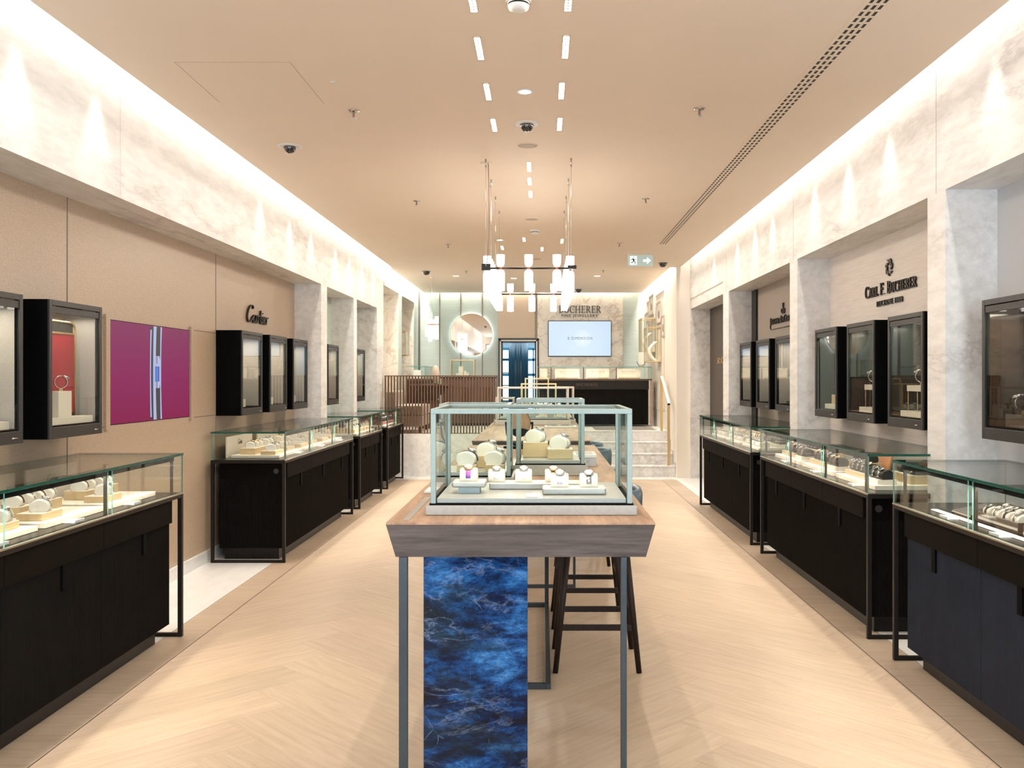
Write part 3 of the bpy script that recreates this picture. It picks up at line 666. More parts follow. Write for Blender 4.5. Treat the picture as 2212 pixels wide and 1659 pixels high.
sp_me = {}
def sprinkler(px, py, lab, s=1.0):
    x, y = ceil_pt(px, py); t = thing('sprinkler', lab, 'sprinkler', (x, y, HC), 0, 'ceiling sprinklers')
    if not sp_me:
        sp_me['plate'] = MB().lathe([(0.001, 0), (0.04, 0), (0.038, -0.006), (0.018, -0.01), (0.001, -0.01)], 20, cap=False).mesh('escutcheon', M_STEEL)
        sp_me['bulb'] = MB().cyl((0, 0, -0.01), (0, 0, -0.045), 0.004, n=8).cyl((0.008, 0, -0.01), (0.004, 0, -0.045), 0.0018, n=6).cyl((-0.008, 0, -0.01), (-0.004, 0, -0.045), 0.0018, n=6).mesh('bulb', plain('red_glass_bulb', (0.40, 0.20, 0.16), 0.3))
        sp_me['defl'] = MB().lathe([(0.001, -0.049), (0.018, -0.049), (0.018, -0.045), (0.001, -0.045)], 14, cap=False).mesh('deflector', M_STEEL)
    for k, n in (('plate', 'escutcheon'), ('bulb', 'bulb'), ('defl', 'deflector')):
        o = obj(n, sp_me[k], t); o.scale = (s, s, s)
for a in ((764, 239, 'steel sprinkler above the beige fabric wall side, nearest the entrance', 1.0), (1511, 235, 'steel sprinkler beside the air vent, nearest the entrance', 1.0),
          (900, 434, 'steel sprinkler level with the lamp cables, on the fabric wall side', 0.95), (1395, 429, 'steel sprinkler level with the lamp cables, on the vent side', 0.95),
          (968, 528, 'steel sprinkler beyond the lamp cables, above the short counters', 0.9), (1338, 525, 'steel sprinkler just before the exit sign', 0.9),
          (1007, 585, 'small sprinkler between the small pendant and the frame lamp', 0.8), (1303, 584, 'small sprinkler past the exit sign, over the marble steps', 0.8)): sprinkler(*a)
for px, py, lab in ((719, 177, 'tiny capped ceiling sensor near the hatch joint'), (926, 470, 'tiny capped ceiling sensor between two sprinklers over the fabric wall side'), (1033, 601, 'tiny ceiling sensor near the back wall by the small pendant')):
    x, y = ceil_pt(px, py); tag(MB().lathe([(0.001, -0.006), (0.012, -0.006), (0.018, 0)], 14, cap=False).build('ceiling_sensor', M_WHITE, loc=(x, y, HC)), lab, 'sensor', 'ceiling sensors')
def dome_camera(px, py, lab, r=0.046, plate=0.093, body=None):
    x, y = ceil_pt(px, py); t = thing('dome_camera', lab, 'camera', (x, y, HC), 0, 'dome cameras')
    MB().lathe([(0.001, -0.002), (plate*0.5, -0.006), (plate*0.75, -0.008), (plate, -0.003), (plate, 0)], 28, cap=False).build('mounting_plate', body or M_WHITE, t)
    MB().lathe([(0.001, -0.006-r*1.05)]+[(r*math.sin(R(a)), -0.012-r*0.95*math.cos(R(a))) for a in range(15, 91, 15)]+[(r*1.02, -0.004)], 24, cap=False).build('dome', M_DOME, t)
dome_camera(1138, 268, 'black dome camera on a white plate over the middle of the hall')
dome_camera(626, 316, 'black dome camera on a white plate near the light cove of the fabric wall')
dome_camera(921, 586, 'small black dome camera beside the small pendant lamp', 0.06, 0.072, M_BLKP)
dome_camera(1432, 568, 'small black dome camera beside the exit sign, above the cream wall', 0.06, 0.072, M_BLKP)
dome_camera(1250, 625, 'small black dome camera in front of the wall with the lit screen', 0.06, 0.072, M_BLKP)
for i, (px, py, r) in enumerate(((1140, 314, 0.077), (1149, 473, 0.077), (1159, 559, 0.07))):
    x, y = ceil_pt(px, py); lab = ('round flush ceiling speaker right after the dome camera', 'round flush ceiling speaker behind the row of slot lights', 'round flush ceiling speaker farthest from the entrance')[i]
    t = thing('ceiling_speaker', lab, 'speaker', (x, y, HC), 0, 'flush ceiling speakers')
    MB().lathe([(0.001, -0.003), (r*0.93, -0.003), (r*0.93, 0)], 28, cap=False).build('grille', plain('grey_speaker_grille', (0.56, 0.48, 0.42), 0.8, noise=0.1, scale=300) if i == 0 else bpy.data.materials['grey_speaker_grille'], t)
    MB().lathe([(r*0.93, 0), (r*0.93, -0.005), (r, -0.005), (r, 0)], 28, cap=False).build('rim', M_CEIL, t)
for px, py, lab in ((1120, -2, 'white smoke detector nearest the entrance, between the slot rows'), (1155, 497, 'white smoke detector beyond the flush speakers')):
    x, y = ceil_pt(px, py); t = thing('smoke_detector', lab, 'smoke detector', (x, y, HC), 0, 'smoke detectors')
    MB().lathe([(0.058, 0), (0.060, -0.012), (0.056, -0.018)], 28, cap=False).build('base', M_WHITE, t)
    MB().lathe([(0.053, -0.018), (0.052, -0.024), (0.048, -0.024), (0.048, -0.030), (0.050, -0.032), (0.046, -0.046), (0.026, -0.056), (0.001, -0.058)], 28, cap=False).build('head', M_WHITE, t)
    MB().lathe([(0.0485, -0.024), (0.0485, -0.030)], 28, cap=False).build('sensing_slot', M_BLACK, t)
# long three-slot air vent
ve = thing('air_vent', 'long cream linear air vent with three dark slots running along the ceiling', 'vent', (1.565, 7.6, HC))
m = MB(); m.box(-0.062, 0.062, -4.9, 4.2, -0.003, 0)
m.build('vent_frame', M_CEIL, ve)
for k in range(3):
    m = MB(); x = -0.033+0.033*k
    m.box(x-0.0085, x+0.0085, -4.88, 4.18, -0.0042, -0.003).build('slot', M_SLOT, ve)
    m = MB(); y = -4.88
    while y < 4.17: m.box(x-0.0085, x+0.0085, y, y+0.022, -0.0052, -0.0042); y += 0.075
    for sx in (-0.0095, 0.0085): m.box(x+sx, x+sx+0.001, -4.88, 4.18, -0.0052, -0.003)
    m.build('vent_grille', M_CEIL, ve)
# exit sign
x, y, z = at(1383, 549, 12.75)
ex = thing('exit_sign', 'green and white running man exit sign with arrow hanging from the ceiling', 'sign', (x, y, HC))
zt_ = at(0, 551, y)[2]-HC; zb_ = at(0, 575, y)[2]-HC
MB().box(-0.20, 0.20, -0.03, 0.03, zt_-0.002, 0).build('mounting_bar', M_CEIL, ex)
M_EXG = emis('exit_sign_green', (0.30, 0.375, 0.345), 0.9); M_EXW = emis('exit_sign_white', (0.85, 1.0, 0.95), 1.0)
MB().box(-0.178, 0.178, -0.008, 0.008, zb_, zt_).build('panel', M_EXG, ex)
g = MB(); zz = lambda v: zb_+(zt_-zb_)*v
g.box(-0.145, -0.05, -0.010, -0.008, zz(0.12), zz(0.9))
g.build('door_pictogram', M_EXW, ex)
g = MB(); RX = Matrix.Rotation(R(90), 4, 'X')
def plate(mb, poly, y): mb.prism(poly, -y, -y+0.0015, M=RX)
plate(g, [(0.04, zz(.40)), (0.095, zz(.40)), (0.095, zz(.2)), (0.15, zz(.5)), (0.095, zz(.8)), (0.095, zz(.6)), (0.04, zz(.6))], -0.0085)
g.build('arrow', M_EXW, ex)
g = MB(); yy = -0.0105
def limb(pts, wd_): ribbon(g, pts, lambda a, b, t: wd_, 0.0015, lambda u, v, w_: (u, -0.0105-w_, v))
limb([(-0.105, zz(.68)), (-0.09, zz(.45))], 0.022); limb([(-0.09, zz(.47)), (-0.07, zz(.36)), (-0.075, zz(.2))], 0.012); limb([(-0.09, zz(.46)), (-0.108, zz(.34)), (-0.135, zz(.30))], 0.012)
limb([(-0.105, zz(.66)), (-0.075, zz(.58)), (-0.06, zz(.64))], 0.009); limb([(-0.105, zz(.66)), (-0.128, zz(.60)), (-0.125, zz(.48))], 0.009)
limb([(-0.097, zz(.80)), (-0.085, zz(.80))], 0.014)
g.build('running_figure', plain('exit_dark_green', (0.05, 0.10, 0.07), 0.5), ex)

# ------------------------------------------------------------------ hanging frame lamp
XLc, XRc, YF, YBk = -0.455, 0.228, 7.36, 9.62
ZR = at(0, 579.5, YF)[2]
ch = thing('chandelier', 'large rectangular hanging frame lamp with paired opal glass tubes over the tables', 'chandelier', ((XLc+XRc)/2, (YF+YBk)/2, HC))
ox, oy, oz = ch.location
def rel(x, y, z): return (x-ox, y-oy, z-oz)
for a, b in (((XLc, YF), (XRc, YF)), ((XLc, YBk), (XRc, YBk)), ((XLc, YF), (XLc, YBk)), ((XRc, YF), (XRc, YBk))):
    MB().cyl(rel(*a, ZR), rel(*b, ZR), 0.0075, n=8).build('rail', M_BRONZE2, ch)
for (x, y, w_, h_) in ((XLc-0.005, YF, 0.036, 0.027), (XRc+0.012, YF, 0.036, 0.015), (XLc, YBk, 0.018, 0.015), (XRc, YBk, 0.014, 0.014)):
    X, Y, Z = rel(x, y, ZR); MB().box(X-w_, X+w_, Y-0.02, Y+0.02, Z-h_+0.008, Z+h_+0.008).build('corner_box', M_BRONZE2, ch, 0.002)
up_me = MB().lathe([(0.016, 0.0), (0.026, 0.008), (0.0325, 0.03), (0.0335, 0.095), (0.030, 0.095), (0.028, 0.03), (0.01, 0.006)], 16, cap=False).mesh('upper_shade', M_TUBE)
lo_me = MB().lathe([(0.014, 0.0), (0.028, -0.006), (0.034, -0.026), (0.0335, -0.168), (0.029, -0.168), (0.028, -0.03), (0.01, -0.005)], 16, cap=False).mesh('lower_shade', M_TUBE)
co_me = MB().cyl((0, 0, -0.016), (0, 0, 0.016), 0.014, n=12).mesh('collar', M_COPPER)
spots = [(x, YF) for x in (-0.343, -0.113, 0.117)] + [(x, YBk) for x in (-0.343, -0.113, 0.117)]
n_side = 12
for i in range(n_side):
    y = YF+0.09+(YBk-YF-0.18)*i/(n_side-1); spots += [(XLc, y), (XRc, y)]
for x, y in spots:
    p = rel(x, y, ZR); c_ = obj('collar', co_me, ch, loc=p)
    obj('upper_shade', up_me, c_, loc=(0, 0, 0.014)); obj('lower_shade', lo_me, c_, loc=(0, 0, -0.014))
for i, (pl, yl, pr, yr) in enumerate(((1050, 344, 1234, 342), (1063, 388, 1227, 386), (1072, 425, 1222, 424), (1079.5, 456, 1217.5, 455))):
    for px, py, xs in ((pl, yl, XLc), (pr, yr, XRc)):
        y = ceil_pt(px, py)[1]; y = min(y, YBk)
        o = MB().cyl(rel(xs, y, HC), rel(xs, y, HC-0.065), 0.007, n=10).build('cable_grip', M_STEEL, ch)
        MB().cyl(rel(xs, y, HC-0.06), rel(xs, y, ZR), 0.0016, n=6).build('cable', M_STEEL, o)
MB().tube([rel(XLc+0.012, YF, HC), rel(XLc+0.018, YF, HC-0.2), rel(XLc+0.02, YF, HC-0.5), rel(XLc+0.012, YF, ZR+0.12), rel(XLc-0.005, YF, ZR+0.02)], 0.0035, 6).build('power_cord', plain('taupe_cord', (0.25, 0.18, 0.15), 0.6), ch)
MB().lathe([(0.001, -0.003), (0.055, -0.003), (0.055, 0)], 24, M=Matrix.Translation(rel(XLc, YF, HC)), cap=False).build('ceiling_rose', M_CEIL, ch)

# small pendant over the platform
yp = 15.6; xp = at(933, 0, yp)[0]
pe = thing('pendant_lamp', 'small pendant lamp of four opal glass tubes over the platform seating', 'lamp', (xp, yp, HC))
zc = at(0, 701, yp)[2]-HC
MB().cyl((0, 0, 0), (0, 0, zc), 0.003, n=6).build('cable', M_STEEL, pe); MB().lathe([(0.001, -0.02), (0.04, -0.02), (0.04, 0)], 16, cap=False).build('ceiling_rose', M_WHITE, pe)
for dx, dy, t_, b_ in ((-0.075, -0.03, 682, 727), (-0.035, 0.05, 690, 737), (0.085, -0.02, 684, 733), (0.04, 0.06, 690, 731)):
    MB().tube([(0, 0, zc), (dx, dy, zc)], 0.012, 8).build('arm', M_COPPER, pe)
    zt_, zb_ = at(0, t_, yp)[2]-HC, at(0, b_, yp)[2]-HC
    MB().lathe([(0.032, zt_), (0.032, zc+0.02), (0.012, zc+0.012)], 14, M=Matrix.Translation((dx, dy, 0)), cap=False).build('upper_shade', M_TUBE, pe)
    MB().lathe([(0.012, zc-0.012), (0.032, zc-0.02), (0.032, zb_)], 14, M=Matrix.Translation((dx, dy, 0)), cap=False).build('lower_shade', M_TUBE, pe)
# ------------------------------------------------------------------ watches on display cushions
def prof(k=1.0, d=0.0, n=14, y0=0.0):
    pts = [(0.029*k+d, 0.0)]
    for i in range(n+1):
        a = PI*i/n
        pts.append(((0.036*k+d)*math.cos(a), 0.012+(0.034*k+d)*max(0.0, math.sin(a))**0.75))
    pts.append((-0.029*k-d, 0.0))
    return pts
def swept(mb, p, xs, m, scales=None):
    """close profile p (y, z) swept along x stations, optional scale per station about (0, .018)"""
    n = len(p); b = len(mb.v)
    for i, x in enumerate(xs):
        s = scales[i] if scales else 1.0
        for y, z in p: mb.v.append(Vector((x, y*s, 0.018+(z-0.018)*s if z > 0 else 0.0)))
    for i in range(len(xs)-1):
        for j in range(n):
            j2 = (j+1) % n
            mb.f.append([b+i*n+j, b+i*n+j2, b+(i+1)*n+j2, b+(i+1)*n+j][::-1]); mb.m.append(m); mb.sm.append(True)
    mb.f.append([b+j for j in range(n)]); mb.m.append(m); mb.sm.append(False)
    k = b+(len(xs)-1)*n; mb.f.append([k+j for j in range(n)][::-1]); mb.m.append(m); mb.sm.append(False)
def cushion_mb(m=0, mb=None):
    mb = mb or MB(); swept(mb, prof(), [-0.031, -0.0295, -0.026, 0.026, 0.0295, 0.031], m, [0.86, 0.95, 1.0, 1.0, 0.95, 0.86]); return mb
def strap_mb(m=0, mb=None, w=0.0085, d=0.0022):
    mb = mb or MB(); o, i_ = prof(1, d)[1:-1], prof(1, -0.001)[1:-1]
    ring = [(a, c) for a, c in o] + [(a, c) for a, c in reversed(i_)]
    n = len(ring); b = len(mb.v); h = len(o)
    for x in (-w, w):
        for y, z in ring: mb.v.append(Vector((x, y, z)))
    for j in range(n):
        j2 = (j+1) % n; mb.f.append([b+j, b+j2, b+n+j2, b+n+j]); mb.m.append(m); mb.sm.append(j < h-1)
    for q in range(h-1):
        mb.f.append([b+q, b+n-1-q, b+n-2-q, b+q+1]); mb.m.append(m); mb.sm.append(False)
        mb.f.append([b+n+q, b+n+q+1, b+2*n-2-q, b+2*n-1-q]); mb.m.append(m); mb.sm.append(False)
    return mb
CASE_M = Matrix.Translation((0, -0.0165, 0.0462)) @ Matrix.Rotation(R(22), 4, 'X')
def case_mb(m=0, mb=None, r=0.0165):
    mb = mb or MB()
    mb.lathe([(r*0.8, 0), (r, 0.002), (r, 0.006), (r*0.86, 0.0085), (r*0.84, 0.0075)], 18, m, CASE_M, cap=False)
    mb.cyl(CASE_M @ Vector((r, 0, 0.004)), CASE_M @ Vector((r+0.004, 0, 0.004)), 0.0022, n=6, m=m)
    return mb
def dial_mb(m=0, m2=None, mb=None, r=0.0165):
    mb = mb or MB(); mb.lathe([(0.0002, 0.0078), (r*0.85, 0.0078)], 18, m, CASE_M, cap=False)
    if m2 is not None:
        for i in range(12):
            a = 2*PI*i/12; mb.box(-0.0004, 0.0004, r*0.62, r*0.78, 0.0079, 0.0082, m2, CASE_M @ Matrix.Rotation(a, 4, 'Z'))
        mb.box(-0.0005, 0.0005, 0, r*0.45, 0.0079, 0.0083, m2, CASE_M @ Matrix.Rotation(R(55), 4, 'Z')).box(-0.0004, 0.0004, 0, r*0.66, 0.0079, 0.0083, m2, CASE_M @ Matrix.Rotation(R(-60), 4, 'Z'))
    return mb
M_PURP = None
def purple_strap():
    m, t, b = nt('pink_to_violet_strap'); b.inputs['Roughness'].default_value = 0.5
    tc = N(t, 'ShaderNodeTexCoord'); sx = N(t, 'ShaderNodeSeparateXYZ'); L(t, tc.outputs['Generated'], sx.inputs[0])
    r = ramp(t, [(0.1, (0.22, 0.12, 0.50)), (0.55, (0.62, 0.10, 0.42)), (0.9, (0.75, 0.45, 0.55))]); L(t, sx.outputs['Z'], r.inputs[0]); L(t, r.outputs[0], b.inputs['Base Color']); return m
KINDS = {'steel': (M_LEATH, M_STEEL, M_STEEL, M_DIALW, 'steel bracelet'), 'dark': (M_LEATH, M_BLKP, M_STEEL, M_DIALK, 'black strap'), 'brown': (M_LEATH, M_STRB, M_GOLD, M_DIALW, 'brown strap'),
         'gold': (M_LEATH, M_GOLD, M_GOLD, M_DIALW, 'gold bracelet'), 'purple': (M_LEATH, purple_strap(), M_GOLD, M_DIALW, 'violet strap'), 'pink': (M_LEATH, M_STRP, M_STEEL, M_DIALW, 'pale pink strap'), 'white': (M_LEATH, M_CARD, M_STEEL, M_DIALW, 'white strap'),
         'bsteel': (M_BLKP, M_STEEL, M_STEEL, M_DIALK, 'steel bracelet'), 'bblack': (M_BLKP, M_BLKP, M_STEEL, M_DIALW, 'black strap'), 'bblue': (M_BLKP, M_STEEL, M_STEEL, M_DIALB, 'steel bracelet'), 'bbrown': (M_BLKP, M_STRB, M_GOLD, M_DIALW, 'brown strap')}
CU = {}
def cu(m, fn, nm):
    if (m.name, nm) not in CU: CU[(m.name, nm)] = fn(m)
    return CU[(m.name, nm)]
def watch(kind, x, y, z, rz, label, group, simple=False, s=1.0):
    a, st_, ca, di, _ = KINDS[kind]
    if simple:
        if ('w', kind) not in CU:
            mb = cushion_mb(0); strap_mb(1, mb); case_mb(2, mb); dial_mb(3, None, mb); CU[('w', kind)] = mb.mesh('watch', [a, st_, ca, di])
        o = obj('watch', CU[('w', kind)], loc=(x, y, z), rz=rz); tag(o, label, 'watch', group); o.scale = (s, s, s); return o
    t = thing('watch', label, 'watch', (x, y, z), rz, group); t.scale = (s, s, s)
    obj('cushion', cu(a, lambda m: cushion_mb().mesh('cushion', m), 'c'), t); obj('strap', cu(st_, lambda m: strap_mb().mesh('strap', m), 's'), t)
    c_ = obj('case', cu(ca, lambda m: case_mb().mesh('case', m), 'k'), t)
    obj('dial', cu(di, lambda m: dial_mb(0, 1).mesh('dial', [m, M_BLKP if m is not M_DIALK else M_CARD]), 'd'), c_)
    return t

# ------------------------------------------------------------------ glass display counters
def reeded(mb, x, y0, y1, z0, z1, axis='y', pitch=0.0125, amp=0.004, sgn=1, m=0):
    """vertical half-round reeds on a panel; axis is the direction the reeds repeat along"""
    n = max(2, int(round((y1-y0)/pitch))); b = len(mb.v); k = 0
    for i in range(n):
        for q in range(4):
            y = y0+(y1-y0)*(i+q/4)/n; e = amp*math.sin(PI*q/4)
            for z in (z0, z1): mb.v.append(Vector((x+sgn*e, y, z)) if axis == 'y' else Vector((y, x+sgn*e, z)))
            k += 1
    for z in (z0, z1): mb.v.append(Vector((x, y1, z)) if axis == 'y' else Vector((y1, x, z)))
    k += 1
    flip = (axis == 'y') != (sgn > 0)
    for i in range(k-1):
        f = [b+2*i, b+2*i+2, b+2*i+3, b+2*i+1]; mb.f.append(f[::-1] if flip else f); mb.m.append(m); mb.sm.append(False)
DEP = 0.63
def counter(label, side, xf, y0, y1, nd, npane, reed=M_REED, led=18):
    """side -1: on the fabric wall side with the front facing +x; +1: opposite"""
    t = thing('display_counter', label, 'display counter', (xf + side*DEP/2, (y0+y1)/2, 0), 0 if side < 0 else PI, 'glass display counters')
    Ln = y1-y0; a = Ln/2; xF, xB = DEP/2, -DEP/2; p = 0.026
    f = MB()
    for sy in (-1, 1):
        ys = sorted((sy*a, sy*(a-p)))
        f.box(xF-p, xF, *ys, 0, 0.87).box(xB, xB+p, *ys, 0, 0.87).box(xB+p, xF-p, *ys, 0, 0.022).box(xB+p, xF-p, *ys, 0.842, 0.87)
    f.box(xF-p, xF, -a+p, a-p, 0.842, 0.87).box(xB, xB+p, -a+p, a-p, 0.842, 0.87)
    f.build('frame', M_BRONZE, t, 0.002)
    MB().box(xF-0.004, xF+0.0012, -a+0.001, a-0.001, 0.8635, 0.8705).build('rail_edge', M_CHAMP2, t)  # gold reflection along the rail, put in as a pale metal strip
    MB().box(xB+0.06, xF-0.10, -a+0.17, a-0.17, 0, 0.10).build('plinth', M_BRONZE2, t)
    c_ = MB(); c_.box(xB+0.03, xF-0.045, -a+0.13, a-0.13, 0.10, 0.842)
    for sy in (-1, 1): reeded(c_, sy*(a-0.13), xB+0.04, xF-0.055, 0.11, 0.69, 'x', sgn=sy)
    c_.build('carcass', reed, t)
    for sy in (-1, 1):
        e = MB(); ys = sorted((sy*(a-0.13), sy*(a-0.122))); e.box(xB+0.03, xF-0.03, *ys, 0.70, 0.842).build('end_fascia', M_FASC, t)
        k = MB().cyl((xF-0.11, sy*(a-0.122), 0.765), (xF-0.11, sy*(a-0.116), 0.765), 0.022, n=20).build('lock_disc', M_RUBBER, t)
    ya, yb = -a+0.125, a-0.125; w = (yb-ya)/nd
    for i in range(nd):
        u0, u1 = ya+i*w+0.0015, ya+(i+1)*w-0.0015
        MB().box(xF-0.045, xF-0.016, u0, u1, 0.705, 0.838).build('drawer', M_FASC, t, 0.0015)
        d_ = MB(); d_.box(xF-0.046, xF-0.034, u0, u1, 0.105, 0.70); reeded(d_, xF-0.034, u0+0.004, u1-0.004, 0.106, 0.699, 'y')
        d_ = d_.build('door', reed, t)
        hy = (u0+u1)/2 + 0.06*(1 if side < 0 else -1)
        MB().box(xF-0.036, xF-0.020, hy-0.02, hy+0.02, 0.585, 0.703).build('handle', M_BLACK, d_)
    MB().box(xB+p, xF-p, -a+p, a-p, 0.858, 0.872).build('deck', plain('black_glass_deck', (0.004, 0.0035, 0.003), 0.25, spec=0.2) if 'black_glass_deck' not in bpy.data.materials else bpy.data.materials['black_glass_deck'], t)
    g = [GLASS, EDGE_P]
    step = (2*a)/npane
    for i in range(npane):
        u0 = -a+i*step+(0.004 if i == 0 else 0.022); u1 = -a+(i+1)*step-(0.004 if i == npane-1 else 0.022)
        MB().pane(xF-0.008, xF-0.002, u0, u1, 0.871, 1.094).build('front_glass', g, t)
    for sy in (-1, 1):
        ys = sorted((sy*(a-0.002), sy*(a-0.008))); MB().pane(xB+0.004, xF-0.009, *ys, 0.871, 1.094).build('end_glass', g, t)
    MB().pane(xB+0.003, xB+0.009, -a+0.01, a-0.01, 0.871, 1.094).build('back_glass', g, t)
    MB().pane(xB, xF, -a, a, 1.095, 1.109).build('glass_top', [GLASS, EDGE], t)
    b = MB(); b.box(xF-0.034, xF-0.016, -a+0.10, a-0.10, 1.070, 1.094).build('light_bar', M_BLACK, t)
    for i in range(npane+1):
        y = -a+i*step if 0 < i < npane else (-a+0.105 if i == 0 else a-0.105)
        MB().box(xF-0.036, xF-0.022, y-0.006, y+0.006, 0.872, 1.094).build('light_post', M_BRONZE2, t)
    area('counter_led', (xf + side*0.048, (y0+y1)/2, 1.066), 0.012, Ln-0.3, led*Ln/2.7, (1.0, 0.86, 0.70), (0, R(-28)*side*-1, 0), 150)
    return t
C1 = 'counter beside the pink screen'; C2 = 'counter under the script lettering'; C3 = 'short counter between the marble pillars'; C4 = 'short counter before the slat railing'
D1 = 'navy-fronted glass counter'; D2 = 'counter under the emblem lettering'; D3 = 'counter nearest the marble steps'
XFL, XFR = -2.18, 1.945
M_NAVY = plain('navy_reeded_veneer', (0.010, 0.015, 0.026), 0.55, noise=0.2, scale=8, spec=0.25)
counter('long black glass display counter beside the pink screen, nearest the entrance', -1, XFL, 2.72, 5.48, 3, 3)
counter('long black glass display counter under the script lettering', -1, XFL, 7.64, 10.40, 3, 3)
counter('short black glass display counter between two marble pillars', -1, XFL, 10.79, 12.27, 2, 2)
counter('last short black glass display counter before the wooden slat railing', -1, XFL, 12.73, 14.15, 2, 2)
counter('glass display counter with navy reeded doors holding dark trays, nearest the entrance', 1, XFR, 2.30, 5.02, 3, 3, M_NAVY)
counter('dark glass display counter under the emblem lettering, holding black cushions', 1, XFR, 5.40, 8.07, 3, 3)
counter('dark glass display counter full of cream rolls, nearest the marble steps', 1, XFR, 8.45, 11.18, 3, 3)

ZD = 0.872
def put_box(name, label, cat, group, side, xf, u0, u1, v0, v1, z0, h, mat, mtop=None, bev=0.002):
    ux, uy = sorted((xf+side*u0, xf+side*u1)); cx, cy = (ux+uy)/2, (v0+v1)/2
    o = MB().box(-(uy-ux)/2, (uy-ux)/2, -(v1-v0)/2, (v1-v0)/2, 0, h, 0, mt=1 if mtop else None).build(name, [mat, mtop] if mtop else mat, None, bev, (cx, cy, z0))
    return tag(o, label, cat, group)
class Con:
    """fills one counter: boards, blocks, cards, watches, each labelled by its place in the row"""
    def __init__(s, side, xf, name, simple): s.side, s.xf, s.name, s.simple = side, xf, name, simple; s.n = {}
    def nth(s, k): s.n[k] = s.n.get(k, 0)+1; return ORDS[s.n[k]-1]
    def board(s, u0, u1, v0, v1, h=0.02, mat=M_BOARD, what='cream display board'):
        put_box('display_board', '%s %s from the entrance, %s' % (s.nth('board'+what), what, s.name), 'display board', 'display boards in the '+s.name, s.side, s.xf, u0, u1, v0, v1, ZD+0.0005, h, mat); return ZD+0.0005+h
    def block(s, row, u0, u1, v0, v1, z0, h, mat=M_TAN, mtop=M_LEATH, what='cream-topped block', cat='display block'):
        put_box('display_block', '%s %s from the entrance, %s row, %s' % (s.nth('block'+row+what), what, row, s.name), cat, 'display blocks in the '+s.name, s.side, s.xf, u0, u1, v0, v1, z0+0.0004, h, mat, mtop); return z0+0.0004+h
    def card(s, u, v0, v1, z0, h, mat=M_BOARD, what='upright cream backing card', lean=0.0, text=None):
        t = thing('backing_card', '%s %s from the entrance, in the %s' % (s.nth('card'+what), what, s.name), 'card', (s.xf+s.side*u, (v0+v1)/2, z0+0.0005), 0 if s.side < 0 else PI, 'backing cards in the '+s.name)
        w = v1-v0; m = MB(); M = Matrix.Rotation(R(-lean), 4, 'Y')
        m.box(-0.012, 0.0, -w/2, w/2, 0, h, M=M).build('panel', mat, t)
        if text: 
            q = MB(); script_text(q, 0.12, 0.05, 0.0015, lambda a, b, w_: M @ Vector((w_, a-0.06, h*0.55+b))); q.build('script_lettering', M_LETTER, t)
    def tag_card(s, u, v, z0):
        o = MB().prism([(-0.03, 0), (0.03, 0), (0.03, 0.004), (-0.03, 0.012)], -0.045, 0.045, M=Matrix.Rotation(R(90), 4, 'X')).build('price_card', M_CARD, loc=(s.xf+s.side*u, v, z0+0.0005), rz=PI if s.side < 0 else 0)
        tag(o, '%s small white price wedge from the entrance, %s' % (s.nth('tag'), s.name), 'price card', 'price wedges in the '+s.name)
    def watch(s, kind, row, u, v, z, turn=0, size=1.0):
        k = KINDS[kind]; cush = 'black' if kind[0] == 'b' and kind != 'brown' else 'cream'
        watch(kind, s.xf+s.side*u, v, z+0.0004, (R(90) if s.side < 0 else R(-90))+turn, '%s watch from the entrance, %s row, %s, %s' % (s.nth('w'+row), row, k[4], s.name), 'watches in the '+s.name, s.simple, size)
ORDS = ORD + ['thirteenth', 'fourteenth', 'fifteenth', 'sixteenth', 'seventeenth', 'eighteenth', 'nineteenth', 'twentieth'] + ['twenty-'+x for x in ORD[:9]] + ['thirtieth'] + ['thirty-'+x for x in ORD[:9]]
def rk(lst): return lst[rnd.randrange(len(lst))]
# counter beside the pink screen
c1 = Con(-1, XFL, C1, False)
for i, v in enumerate((3.52, 4.14, 4.76)):
    z = c1.board(0.10, 0.50, v, v+0.56, 0.024)
    zb = c1.block('front', 0.15, 0.27, v+0.06 if i else v+0.2, v+0.24 if i else v+0.5, z, 0.034)
    if i: c1.watch('steel', 'front', 0.205, v+0.15, zb, 0.3, 1.25)
    else:
        for k in range(3): c1.watch('steel', 'front', 0.205, v+0.25+0.1*k, zb, 0.25, 1.25)
    zc = c1.block('back', 0.31, 0.43, v+0.16, v+0.54, z, 0.05)
    for k in range(4): c1.watch('steel' if k % 2 else 'brown', 'back', 0.365, v+0.205+0.095*k, zc, 0.25, 1.2)
    c1.card(0.555, v+0.02, v+0.54, ZD, 0.20, text=(i == 2))
    c1.tag_card(0.075, v+0.2, ZD)
# counter under the script lettering
c2 = Con(-1, XFL, C2, False)
for i, v in enumerate((7.82, 8.66, 9.50)):
    z = c2.board(0.10, 0.52, v, v+0.76, 0.024)
    zb = c2.block('front', 0.14, 0.27, v+0.02, v+0.28, z, 0.034)
    for k in range(2): c2.watch('steel', 'front', 0.20, v+0.09+0.12*k, zb, 0.25, 1.25)
    zb = c2.block('front', 0.16, 0.28, v+0.46, v+0.70, z, 0.034)
    for k in range(2): c2.watch(rk(['steel', 'gold']), 'front', 0.215, v+0.53+0.11*k, zb, 0.25, 1.2)
    zc = c2.block('back', 0.33, 0.46, v+0.06, v+0.42, z, 0.055)
    for k in range(3): c2.watch(rk(['steel', 'brown', 'gold']), 'back', 0.39, v+0.12+0.115*k, zc, 0.25, 1.2)
    zc = c2.block('back', 0.33, 0.46, v+0.48, v+0.72, z, 0.055)
    for k in range(2): c2.watch(rk(['steel', 'dark']), 'back', 0.39, v+0.54+0.115*k, zc, 0.25, 1.2)
    c2.card(0.56, v+0.02, v+0.70, ZD, 0.18, text=(i == 0))
    c2.tag_card(0.075, v+0.55, ZD)
